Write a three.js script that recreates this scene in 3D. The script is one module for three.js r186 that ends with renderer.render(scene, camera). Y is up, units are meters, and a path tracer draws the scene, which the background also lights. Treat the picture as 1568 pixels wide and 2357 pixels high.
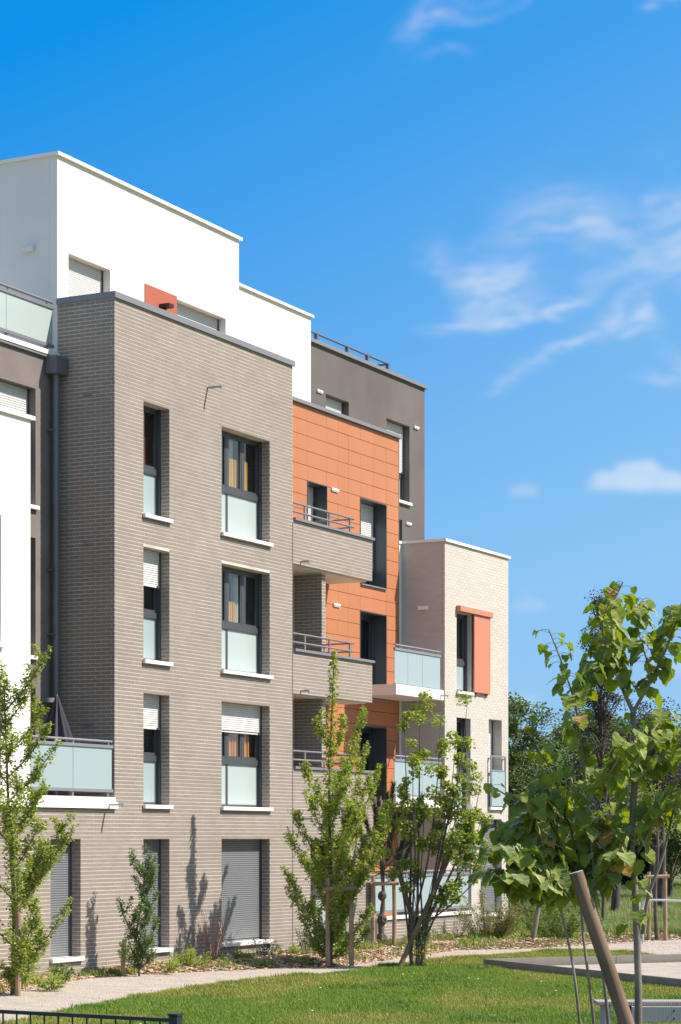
import * as THREE from 'three';
import { mergeGeometries, mergeVertices } from 'three/addons/utils/BufferGeometryUtils.js';

// ---------------------------------------------------------------- camera, sky, sun, exposure
const scene = new THREE.Scene();
const camera = new THREE.PerspectiveCamera(40.26, 1568 / 3860, 0.5, 3000);
camera.position.set(0, 2.5, 0);
camera.setViewOffset(1568, 3860, 0, 0, 1568, 2357);      // a rising-front lens: verticals stay upright, horizon low in the frame
camera.updateProjectionMatrix();

const renderer = new THREE.WebGLRenderer({ antialias: true });
renderer.toneMapping = THREE.LinearToneMapping;
renderer.toneMappingExposure = 1.6;
renderer.shadowMap.enabled = true;

const SUN = new THREE.Vector3(1.086, 1.27, 0.073).normalize();
const sun = new THREE.DirectionalLight(new THREE.Color(1, 0.93, 0.83), 4.9);
sun.position.copy(SUN).multiplyScalar(120).add(new THREE.Vector3(0, 0, -45));
sun.target.position.set(0, 0, -45);
sun.castShadow = true;
sun.shadow.mapSize.set(4096, 4096);
Object.assign(sun.shadow.camera, { left: -70, right: 70, top: 70, bottom: -70, near: 1, far: 260 });
scene.add(sun, sun.target);

// ---------------------------------------------------------------- random numbers and noise
function rand(seed) {
  let a = seed >>> 0;
  return () => { a = (a + 0x6D2B79F5) | 0; let t = Math.imul(a ^ (a >>> 15), 1 | a); t = (t + Math.imul(t ^ (t >>> 7), 61 | t)) ^ t; return ((t ^ (t >>> 14)) >>> 0) / 4294967296; };
}
function hash2(x, y, k) { let h = Math.imul(x, 374761393) + Math.imul(y, 668265263) + Math.imul(k, 1442695041); h = Math.imul(h ^ (h >>> 13), 1274126177); return ((h ^ (h >>> 16)) >>> 0) / 4294967296; }
function vnoise(x, y, k = 0, per = 0) {
  let x0 = Math.floor(x), y0 = Math.floor(y); const fx = x - x0, fy = y - y0;
  const sx = fx * fx * (3 - 2 * fx), sy = fy * fy * (3 - 2 * fy);
  const m = (v) => per ? ((v % per) + per) % per : v;
  const a = hash2(m(x0), m(y0), k), b = hash2(m(x0 + 1), m(y0), k), c = hash2(m(x0), m(y0 + 1), k), d = hash2(m(x0 + 1), m(y0 + 1), k);
  return a + (b - a) * sx + (c - a) * sy + (a - b - c + d) * sx * sy;
}
function fbm(x, y, oct, k = 0, per = 0) { let v = 0, w = 0.5, s = 0; for (let i = 0; i < oct; i++) { v += w * vnoise(x, y, k + i, per); s += w; w *= 0.5; x *= 2; y *= 2; per *= 2; } return v / s; }
const clamp = (v, a = 0, b = 1) => Math.min(b, Math.max(a, v));
const sstep = (a, b, v) => { const t = clamp((v - a) / (b - a)); return t * t * (3 - 2 * t); };

// ---------------------------------------------------------------- the sky: clear air with thin cirrus and a few small cumulus, more cloud added out of view
{
  const Wd = 2048, Ht = 2048, data = new Float32Array(Wd * Ht * 4), D2R = Math.PI / 180;
  const EXP = renderer.toneMappingExposure;
  // strokes of cirrus: from and to (azimuth, height in degrees), half thickness, strength; those over the houses here, out-of-view ones added below to whiten the fill light
  const strokes = [[1.8, 14.15, 4.6, 13.8, 0.30, 0.55], [2.6, 14.0, 10.5, 14.7, 0.8, 0.62], [4.0, 15.0, 10.5, 15.9, 0.5, 0.5], [6.4, 13.4, 10.5, 14.2, 0.5, 0.55], [3.2, 12.7, 5.0, 14.3, 0.42, 0.6], [1.9, 12.3, 7.2, 13.5, 0.22, 0.9], [3.2, 11.15, 6.3, 12.1, 0.13, 0.95], [5.6, 11.7, 8.0, 13.1, 0.36, 1.0], [6.4, 12.6, 9.6, 11.3, 0.22, 0.5], [6.8, 11.3, 9.8, 11.5, 0.14, 0.35], [1.2, 19.0, 4.3, 20.7, 0.26, 0.62], [2.6, 19.9, 3.7, 21.4, 0.36, 0.45], [1.8, 18.5, 3.4, 18.9, 0.24, 0.22], [8.2, 19.8, 9.2, 20.5, 0.12, 0.7]];
  const puffs = [[8.4, 8.85, 2.3, 0.42, 0.9], [4.6, 8.6, 0.42, 0.2, 0.3], [4.7, 5.8, 0.5, 0.18, 0.2], [4.4, 3.4, 0.6, 0.3, 0.3], [8.4, 4.2, 0.8, 0.3, 0.4]];
  const r = rand(77);
  for (let i = 0; i < 190; i++) { const az = 19 + r() * 310, el = 7 + 62 * r() ** 1.5, l = 4 + r() * 10, sl = (r() - 0.35) * 0.6; strokes.push([az, el, az + l, el + l * sl, 0.3 + r() * 1.1, 0.45 + r() * 0.6]); }  // cirrus added out of view so the sky light on shaded walls is whiter
  for (let i = 0; i < 40; i++) puffs.push([16 + r() * 328, 3 + r() * 10, 0.6 + r() * 2.2, 0.2 + r() * 0.5, 0.4 + r() * 0.6]);  // unseen cumulus added round the sky for the same whiter fill
  const stops = [[0, [0.36, 0.61, 0.89]], [7, [0.26, 0.555, 0.90]], [12, [0.125, 0.425, 0.865]], [15.5, [0.05, 0.345, 0.84]], [19, [0.0, 0.285, 0.80]], [28, [0.004, 0.25, 0.75]], [45, [0.03, 0.23, 0.64]], [90, [0.05, 0.21, 0.54]]];
  for (let j = 0; j < Ht; j++) {
    const el = ((j + 0.5) / Ht - 0.5) * Math.PI, eld = el / D2R, ce = Math.cos(el), y = Math.sin(el);
    const near = strokes.filter((q) => eld > Math.min(q[1], q[3]) - 2.2 * q[4] - 0.8 && eld < Math.max(q[1], q[3]) + 2.2 * q[4] + 0.8), nearP = puffs.filter((q) => Math.abs(eld - q[1]) < q[3] * 3);
    for (let i = 0; i < Wd; i++) {
      const th = ((i + 0.5) / Wd - 0.5) * 2 * Math.PI, x = ce * Math.cos(th), z = ce * Math.sin(th), p = (j * Wd + i) * 4;
      data[p + 3] = 1;
      if (eld < 0) { data[p] = 0.29 / EXP; data[p + 1] = 0.36 / EXP; data[p + 2] = 0.42 / EXP; continue; }
      const cs = x * SUN.x + y * SUN.y + z * SUN.z, ang = Math.acos(clamp(cs, -1, 1)) / D2R;
      const e = Math.max(0, eld + (ang - 83) * 0.42 * sstep(0, 20, eld + 6));            // paler towards the sun, deeper away from it
      let k = 0; while (k < stops.length - 2 && e > stops[k + 1][0]) k++;
      const t = clamp((e - stops[k][0]) / (stops[k + 1][0] - stops[k][0])), a = stops[k][1], b = stops[k + 1][1];
      const glow = 0.9 * Math.exp(-ang / 9) + 0.2 * Math.exp(-ang / 22);
      let azd = Math.atan2(x, -z) / D2R; if (azd < -12) azd += 360;
      let cov = 0.8 * sstep(9, 40, Math.min(azd, 348 - azd)) * sstep(0.3, 0.7, fbm(azd * 0.09, eld * 0.16, 4, 15));      // unseen veil, added outside the view to neutralise the blue light in shade
      let wx = null, wy;
      for (const [a0, e0, a1, e1, thk, st] of near) {
        if (azd < a0 - 2 || azd > a1 + 2) continue;
        if (wx === null) { wx = (fbm(azd * 0.45 + 3, eld * 0.6, 4, 5) - 0.5) * 2.2; wy = (fbm(azd * 0.55 + 17, eld * 0.75 + 3, 4, 9) - 0.5) * 1.5; }
        const L = Math.hypot(a1 - a0, e1 - e0), ux = (a1 - a0) / L, uy = (e1 - e0) / L, X = azd - a0 + wx, Y = eld - e0 + wy, q = (X * ux + Y * uy) / L, d = (-X * uy + Y * ux) / thk;
        if (q < -0.15 || q > 1.15 || d < -3 || d > 3.4) continue;
        const along = q * L, env = Math.exp(-(d > 0 ? d * d * 0.55 : d * d * 1.5)) * sstep(-0.12, 0.3, q) * (1 - sstep(0.72, 1.12, q));   // crisp below, feathered above
        const fib = 1 - Math.abs(2 * fbm(along * 0.75 + d * 0.75 + a0 * 5, d * 1.9 + e0, 4, 33) - 1), lump = fbm(along * 0.7 + a0, d * 0.7 + e0 * 2, 4, 21), hair = fbm(along * 1.1 + d * 1.6, d * 3.2 - along * 0.4, 3, 45);
        cov += st * env * (0.06 + sstep(0.3, 0.66, lump) * (0.1 + 0.9 * sstep(0.55, 0.97, fib) * (0.45 + hair)));
      }
      for (const [ca, ch, wa, wh, st] of nearP) {
        const da = (azd - ca) * ce, dh = eld - ch; if (Math.abs(da) > wa * 1.3) continue;
        const edge = clamp(1 - (da / wa) ** 2), top = wh * clamp(0.35 + 2.6 * (fbm(azd * 1.7 + 4, ch, 4, 51) - 0.32), 0.2, 1.8) * Math.sqrt(edge), base = -wh * (0.25 + 0.5 * fbm(azd * 1.2, ch + 9, 3, 57));
        const body = sstep(base - 0.18, base + 0.12, dh) * (1 - sstep(top - 0.16, top + 0.1, dh)) * sstep(0, 0.35, edge);
        cov += st * body * (0.6 + 0.6 * fbm(azd * 3.2, eld * 4.5, 4, 61));
      }
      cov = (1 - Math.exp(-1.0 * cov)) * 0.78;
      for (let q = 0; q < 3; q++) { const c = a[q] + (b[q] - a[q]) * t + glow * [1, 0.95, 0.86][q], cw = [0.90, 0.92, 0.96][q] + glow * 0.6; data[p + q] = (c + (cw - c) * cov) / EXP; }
    }
  }
  const t = new THREE.DataTexture(data, Wd, Ht, THREE.RGBAFormat, THREE.FloatType);
  t.mapping = THREE.EquirectangularReflectionMapping; t.magFilter = t.minFilter = THREE.LinearFilter; t.wrapS = THREE.RepeatWrapping; t.needsUpdate = true;
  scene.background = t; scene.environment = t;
}

// ---------------------------------------------------------------- helpers
const taken = new Map();
function numbered(name) { const n = taken.get(name) || 0; taken.set(name, n + 1); return n ? name + '_' + String(n).padStart(3, '0') : name; }
function tag(o, label, category, group, kind) { if (label) o.userData.label = label; if (category) o.userData.category = category; if (group) o.userData.group = group; if (kind) o.userData.kind = kind; return o; }
function thing(name, label, category, pos = [0, 0, 0], turn = 0, group) { const g = new THREE.Group(); g.name = numbered(name); g.position.set(...pos); g.rotation.y = turn; scene.add(g); return tag(g, label, category, group); }
function grp(name, parent) { const g = new THREE.Group(); g.name = name; parent.add(g); return g; }
function put(name, geo, mat, parent = scene) { const m = new THREE.Mesh(geo, mat); m.name = parent === scene ? numbered(name) : name; m.castShadow = m.receiveShadow = true; parent.add(m); return m; }
const flat = (g) => (g.index ? g.toNonIndexed() : g);
const join = (list) => mergeGeometries(list.map((g) => { const f = flat(g); for (const k of Object.keys(f.attributes)) if (!['position', 'normal', 'uv'].includes(k)) f.deleteAttribute(k); return f; }));
function metreUV(g) {   // uv in metres from the face's main direction
  const p = g.attributes.position, n = g.attributes.normal, uv = new Float32Array(p.count * 2);
  for (let i = 0; i < p.count; i++) {
    const ax = Math.abs(n.getX(i)), ay = Math.abs(n.getY(i)), az = Math.abs(n.getZ(i));
    const [a, b] = ax > ay && ax > az ? [p.getZ(i), p.getY(i)] : ay > az ? [p.getX(i), p.getZ(i)] : [p.getX(i), p.getY(i)];
    uv[2 * i] = a; uv[2 * i + 1] = b;
  }
  g.setAttribute('uv', new THREE.BufferAttribute(uv, 2)); return g;
}
function box(x0, x1, y0, y1, z0, z1) { const g = flat(new THREE.BoxGeometry(x1 - x0, y1 - y0, z1 - z0)); g.translate((x0 + x1) / 2, (y0 + y1) / 2, (z0 + z1) / 2); return metreUV(g); }
function chamferBox(x0, x1, y0, y1, z0, z1, c = 0.01) {
  const s = new THREE.Shape([[x0 + c, y0 + c], [x1 - c, y0 + c], [x1 - c, y1 - c], [x0 + c, y1 - c]].map((p) => new THREE.Vector2(...p)));
  const g = new THREE.ExtrudeGeometry(s, { depth: z1 - z0 - 2 * c, bevelEnabled: true, bevelThickness: c, bevelSize: c, bevelSegments: 1 }); g.translate(0, 0, z0 + c); return metreUV(flat(g));
}
const v3 = (a) => new THREE.Vector3(...a);
function rod(a, b, r, r2 = r, sides = 10) {
  const A = v3(a), B = v3(b), d = B.clone().sub(A), g = new THREE.CylinderGeometry(r2, r, d.length(), sides); g.translate(0, d.length() / 2, 0);
  g.applyQuaternion(new THREE.Quaternion().setFromUnitVectors(new THREE.Vector3(0, 1, 0), d.normalize())); g.translate(...a); return flat(g);
}
function limb(points, r0, r1, sides = 6, wob = 0, rg = null) {   // a tapered bent tube through points
  const curve = new THREE.CatmullRomCurve3(points.map(v3)), n = Math.max(4, (points.length - 1) * 4), fr = curve.computeFrenetFrames(n, false);
  const pos = [], uv = [], idx = [], len = curve.getLength();
  for (let i = 0; i <= n; i++) {
    const t = i / n, c = curve.getPointAt(t); let r = r0 + (r1 - r0) * t; if (rg) r *= 1 + wob * (rg() - 0.5);
    for (let k = 0; k <= sides; k++) { const a = k / sides * Math.PI * 2, p = c.clone().addScaledVector(fr.normals[i], Math.cos(a) * r).addScaledVector(fr.binormals[i], Math.sin(a) * r); pos.push(p.x, p.y, p.z); uv.push(k / sides * 2 * Math.PI * r0, t * len); }
  }
  for (let i = 0; i < n; i++) for (let k = 0; k < sides; k++) { const a = i * (sides + 1) + k, b = a + sides + 1; idx.push(a, a + 1, b, b, a + 1, b + 1); }
  const g = new THREE.BufferGeometry(); g.setAttribute('position', new THREE.Float32BufferAttribute(pos, 3)); g.setAttribute('uv', new THREE.Float32BufferAttribute(uv, 2)); g.setIndex(idx); g.computeVertexNormals(); return flat(g);
}

// ---------------------------------------------------------------- textures and materials
function tex(size, fn, rep = 1, srgb = true) {
  const d = new Uint8Array(size * size * 4);
  for (let j = 0; j < size; j++) for (let i = 0; i < size; i++) { const c = fn(i / size, j / size, i, j), p = (j * size + i) * 4; for (let k = 0; k < 3; k++) d[p + k] = clamp(typeof c === 'number' ? c : c[k]) * 255; d[p + 3] = 255; }
  const t = new THREE.DataTexture(d, size, size); t.wrapS = t.wrapT = THREE.RepeatWrapping; t.magFilter = THREE.LinearFilter; t.minFilter = THREE.LinearMipmapLinearFilter; t.generateMipmaps = true;
  if (srgb) t.colorSpace = THREE.SRGBColorSpace; t.repeat.set(rep, rep); t.needsUpdate = true; return t;
}
const mottle = (amp, cells, oct, k) => tex(512, (u, v, i, j) => 1 - amp * (1 - fbm(u * cells, v * cells, oct, k, cells)) - amp * 0.25 * hash2(i, j, k + 40), 0.25);
const grain = tex(256, (u, v, i, j) => 0.4 * hash2(i, j, 3) + 0.6 * fbm(u * 64, v * 64, 2, 4, 64), 2.5, false);
const lin = (r, g, b) => new THREE.Color().setRGB(r, g, b);
const S = (c, rough = 0.85, extra = {}) => new THREE.MeshStandardMaterial({ color: lin(...c), roughness: rough, ...extra });
const P = (c, rough = 0.85, extra = {}) => new THREE.MeshPhysicalMaterial({ color: lin(...c), roughness: rough, ...extra });
const streaks = tex(512, (u, v, i, j) => 1 - 0.2 * (1 - fbm(u * 4, v * 3 + 0.3 * fbm(u * 8, v * 8, 3, 8, 8), 5, 71, 4)) - 0.05 * (1 - fbm(u * 12, v * 12, 4, 75, 12)) - 0.05 * hash2(i, j, 9), 0.16);
const M = {
  white: S([0.82, 0.77, 0.69], 0.9, { map: mottle(0.03, 8, 5, 11), bumpMap: grain, bumpScale: 0.003 }),
  whiteTrim: S([0.80, 0.775, 0.73], 0.55),
  greyPlaster: S([0.24, 0.199, 0.183], 0.92, { map: mottle(0.16, 8, 5, 13), bumpMap: grain, bumpScale: 0.004 }),
  darkPlaster: S([0.175, 0.149, 0.138], 0.92, { map: streaks, bumpMap: grain, bumpScale: 0.003 }),
  mortar: S([0.75, 0.67, 0.575], 0.95, { map: mottle(0.2, 10, 5, 133), bumpMap: grain, bumpScale: 0.002 }),
  bricks: S([1, 1, 1], 0.88, { vertexColors: true, bumpMap: grain, bumpScale: 0.001 }),
  mortarPale: S([0.50, 0.46, 0.40], 0.95),
  coping: S([0.215, 0.21, 0.225], 0.5, { metalness: 0.15 }),
  soffit: S([0.82, 0.79, 0.73], 0.9, { map: mottle(0.05, 6, 4, 19) }),
  frame: S([0.062, 0.064, 0.070], 0.42),
  anthracite: S([0.085, 0.097, 0.108], 0.38, { metalness: 0.25 }),
  railMetal: S([0.36, 0.36, 0.385], 0.36, { metalness: 0.55 }),
  taupeMetal: S([0.25, 0.235, 0.245], 0.4, { metalness: 0.35 }),
  downpipe: S([0.135, 0.143, 0.165], 0.42, { metalness: 0.2 }),
  slatWhite: S([0.62, 0.605, 0.585], 0.45),
  slatGrey: S([0.185, 0.19, 0.20], 0.45, { metalness: 0.15 }),
  glass: P([0.93, 0.96, 0.96], 0.015, { transmission: 1, thickness: 0, ior: 1.5 }),
  frosted: P([0.36, 0.445, 0.455], 0.45, { transmission: 0.12, thickness: 0, clearcoat: 0.5, clearcoatRoughness: 0.12 }),
  frostedPale: P([0.45, 0.515, 0.50], 0.45, { transmission: 0.12, thickness: 0, clearcoat: 0.5, clearcoatRoughness: 0.12 }),
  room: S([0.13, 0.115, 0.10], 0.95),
  goldReflection: S([0.72, 0.43, 0.10], 0.9), curtainRust: S([0.32, 0.10, 0.045], 0.9), curtainPale: S([0.62, 0.60, 0.56], 0.9), curtainOrange: S([0.72, 0.32, 0.06], 0.9),  // the gold is the colour of trees mirrored in the panes
  backing: S([0.07, 0.035, 0.02], 0.95),
  orangePaint: S([0.40, 0.098, 0.05], 0.8, { bumpMap: grain, bumpScale: 0.002 }),
  orangeShutter: S([0.52, 0.195, 0.115], 0.55),
  paving: S([0.58, 0.54, 0.48], 0.9, { map: mottle(0.08, 8, 4, 23) }),
  black: S([0.02, 0.02, 0.022], 0.5),
};
const orangeMats = [[0.488, 0.182, 0.080], [0.482, 0.179, 0.078], [0.494, 0.185, 0.082], [0.484, 0.180, 0.079], [0.491, 0.183, 0.081]].map((c, i) => S(c, 0.62, { map: mottle(0.06, 8, 4, 80 + i % 2) }));

// ---------------------------------------------------------------- the street front: s runs along it, h up, w back from it
const CX = -4.179, CZ = -42.31, UX = 0.4558, UZ = -0.8901, NX = 0.8901, NZ = 0.4558, TURN = Math.atan2(0.8901, 0.4558);
const at = (s, w, h = 0) => [CX + UX * s - NX * w, h, CZ + UZ * s - NZ * w];
function block(name, label, s0, w0, category = 'apartment block') { return { g: thing(name, label, category, at(s0, w0), TURN), s0, w0, bricks: [] }; }
const fb = (B, sa, sb, ha, hb, wa, wb) => box(sa - B.s0, sb - B.s0, ha, hb, B.w0 - wb, B.w0 - wa);        // a box in street-front coordinates
const fp = (B, s, h, w) => [s - B.s0, h, B.w0 - w];
const frod = (B, a, b, r, sides = 10) => rod(fp(B, ...a), fp(B, ...b), r, r, sides);
function frontWall(B, outline, w, thick, openings) {
  const sh = new THREE.Shape(outline.map(([s, h]) => new THREE.Vector2(s - B.s0, h)));
  for (const [a, b, c, d] of openings) sh.holes.push(new THREE.Path([[a, c], [b, c], [b, d], [a, d]].map(([s, h]) => new THREE.Vector2(s - B.s0, h))));
  const g = new THREE.ExtrudeGeometry(sh, { depth: thick, bevelEnabled: false }); g.translate(0, 0, B.w0 - w - thick); return metreUV(flat(g));
}
// courses of bricks on a rectangle of wall. face 'front': a,b run along s at setback k; face 'side': a,b run along w at s = k, looking towards the camera
const PITCH = 0.0725, BL = 0.2245, JT = 0.0135, JV = 0.009;
function layBricks(B, face, k, a0, a1, h0, h1, openings = [], phase = 0) {
  const r = rand(Math.floor(1000 + k * 31 + a0 * 17 + h0 * 7));
  for (let c = Math.floor((h0 - 0.025) / PITCH); c * PITCH + 0.025 < h1 - 0.02; c++) {
    const y0 = Math.max(h0, c * PITCH + 0.025 + JT / 2), y1 = Math.min(h1, (c + 1) * PITCH + 0.025 - JT / 2); if (y1 - y0 < 0.015) continue;
    let spans = [[a0, a1]];
    for (const [oa, ob, oc, od] of openings) if (Math.min(y1, od) - Math.max(y0, oc) > 0.012) spans = spans.flatMap(([p, q]) => (ob <= p || oa >= q ? [[p, q]] : [[p, oa], [ob, q]].filter(([m, n]) => n - m > 0.02)));
    const off = phase + (((c % 2) + 2) % 2) * (BL + JV) / 2;
    for (const [p, q] of spans)
      for (let i = Math.floor((p - off) / (BL + JV)); i * (BL + JV) + off < q; i++) {
        const x0 = Math.max(p, i * (BL + JV) + off), x1 = Math.min(q, i * (BL + JV) + off + BL); if (x1 - x0 < 0.018) continue;
        B.bricks.push({ face, k, x0, x1, y0, y1, out: 0.0018 + 0.0015 * r(), t: r(), full: x1 - x0 > BL - 1e-4 && y1 - y0 > PITCH - JT - 1e-4 });
      }
  }
}
function brickQuads(B, list, tones, r) {
  const pos = [], nor = [], uv = [], col = [];
  const quad = (p, n, c) => { for (const i of [0, 1, 2, 0, 2, 3]) { pos.push(...p[i]); nor.push(...n); uv.push(Math.abs(n[0]) > 0.5 ? p[i][2] : p[i][0], p[i][1]); col.push(...c); } };
  for (const b of list) {
    const tn = tones[Math.floor(b.t * tones.length) % tones.length], f = (0.965 + 0.07 * r()) * (0.91 + 0.18 * fbm(b.x0 * 0.9 + 30, b.y0 * 1.3 + 12, 4, 131)), c = tn.map((v) => v * f);
    if (b.face === 'front') {
      const x0 = b.x0 - B.s0, x1 = b.x1 - B.s0, z1 = B.w0 - b.k + b.out, z0 = z1 - b.out - 0.002;
      quad([[x0, b.y0, z1], [x1, b.y0, z1], [x1, b.y1, z1], [x0, b.y1, z1]], [0, 0, 1], c);
      quad([[x0, b.y1, z1], [x1, b.y1, z1], [x1, b.y1, z0], [x0, b.y1, z0]], [0, 1, 0], c); quad([[x0, b.y0, z0], [x1, b.y0, z0], [x1, b.y0, z1], [x0, b.y0, z1]], [0, -1, 0], c);
      quad([[x1, b.y0, z1], [x1, b.y0, z0], [x1, b.y1, z0], [x1, b.y1, z1]], [1, 0, 0], c); quad([[x0, b.y0, z0], [x0, b.y0, z1], [x0, b.y1, z1], [x0, b.y1, z0]], [-1, 0, 0], c);
    } else {
      const z0 = B.w0 - b.x1, z1 = B.w0 - b.x0, x1 = b.k - B.s0 - b.out, x0 = x1 + b.out + 0.002;
      quad([[x1, b.y0, z0], [x1, b.y0, z1], [x1, b.y1, z1], [x1, b.y1, z0]], [-1, 0, 0], c);
      quad([[x1, b.y1, z0], [x1, b.y1, z1], [x0, b.y1, z1], [x0, b.y1, z0]], [0, 1, 0], c); quad([[x0, b.y0, z0], [x0, b.y0, z1], [x1, b.y0, z1], [x1, b.y0, z0]], [0, -1, 0], c);
      quad([[x1, b.y0, z1], [x0, b.y0, z1], [x0, b.y1, z1], [x1, b.y1, z1]], [0, 0, 1], c); quad([[x0, b.y0, z0], [x1, b.y0, z0], [x1, b.y1, z0], [x0, b.y1, z0]], [0, 0, -1], c);
    }
  }
  const g = new THREE.BufferGeometry(); for (const [n, a, s] of [['position', pos, 3], ['normal', nor, 3], ['uv', uv, 2], ['color', col, 3]]) g.setAttribute(n, new THREE.Float32BufferAttribute(a, s)); return g;
}
function buildBricks(B, tones, near) {   // the bricks that show largest are parts of their own, the others one part
  const r = rand(5), shown = B.bricks.filter((b) => b.full && near(b)).sort((p, q) => (p.face === 'front' ? p.x0 : 2) - (q.face === 'front' ? q.x0 : 2)).slice(0, 300), set = new Set(shown);
  const rest = put('brickwork', brickQuads(B, B.bricks.filter((b) => !set.has(b)), tones, r), M.bricks, B.g); rest.userData.kind = 'stuff';
  const mats = tones.map((t) => S(t, 0.88, { bumpMap: grain, bumpScale: 0.001 }));
  const gf = box(0, BL, 0, PITCH - JT, -0.009, 0), gs = box(0, 0.009, 0, PITCH - JT, -BL, 0);
  for (const b of shown) {
    const m = put('brick', b.face === 'front' ? gf : gs, mats[Math.floor(b.t * mats.length) % mats.length], B.g);
    if (b.face === 'front') m.position.set(b.x0 - B.s0, b.y0, B.w0 - b.k + b.out); else m.position.set(b.k - B.s0 - b.out, b.y0, B.w0 - b.x0);
  }
}

// ---------------------------------------------------------------- windows with frames, panes, roller shutters, sills and the room behind
const slatCache = new Map();
function slatGeo(len) {
  const key = len.toFixed(3); if (slatCache.has(key)) return slatCache.get(key);
  const prof = [[-0.0205, -0.002], [-0.0195, 0.004], [-0.01, 0.0085], [0.004, 0.009], [0.015, 0.0055], [0.0205, -0.002]].map((p) => new THREE.Vector2(p[1], p[0]));
  const g = new THREE.ExtrudeGeometry(new THREE.Shape(prof), { depth: len, bevelEnabled: false }); g.rotateY(Math.PI / 2); g.scale(1, 1, -1);
  const idx = flat(g); const p = idx.attributes.position; for (let i = 0; i < p.count; i += 3) { const a = [p.getX(i), p.getY(i), p.getZ(i)]; p.setXYZ(i, p.getX(i + 1), p.getY(i + 1), p.getZ(i + 1)); p.setXYZ(i + 1, ...a); } idx.computeVertexNormals();
  slatCache.set(key, idx); return idx;
}
function addSlats(B, parent, s0, s1, hb, ht, w, mat, name = 'shutter_slat') {
  const g = slatGeo(s1 - s0);
  for (let h = ht - 0.021; h > hb + 0.03; h -= 0.0425) { const m = put(name, g, mat, parent); m.position.set(...fp(B, s0, h, w)); }
}
function curtain_or_reflection(B, parent, s0, s1, h0, h1, w, mat, folds = 9) {
  const n = folds * 6, g = new THREE.PlaneGeometry(s1 - s0, h1 - h0, n, 1), p = g.attributes.position, r = rand(Math.floor(s0 * 100 + h0 * 13));
  const ph = r() * 6; for (let i = 0; i < p.count; i++) { const x = p.getX(i); p.setZ(i, 0.03 * Math.sin(x / (s1 - s0) * folds * 6.28 + ph) + 0.012 * Math.sin(x * 57)); }
  g.computeVertexNormals(); g.translate(...fp(B, (s0 + s1) / 2, (h0 + h1) / 2, w)); return put('curtain_or_reflection', g, mat, parent);  // gold sheets stand in for a reflection, the other colours are curtains
}
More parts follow.
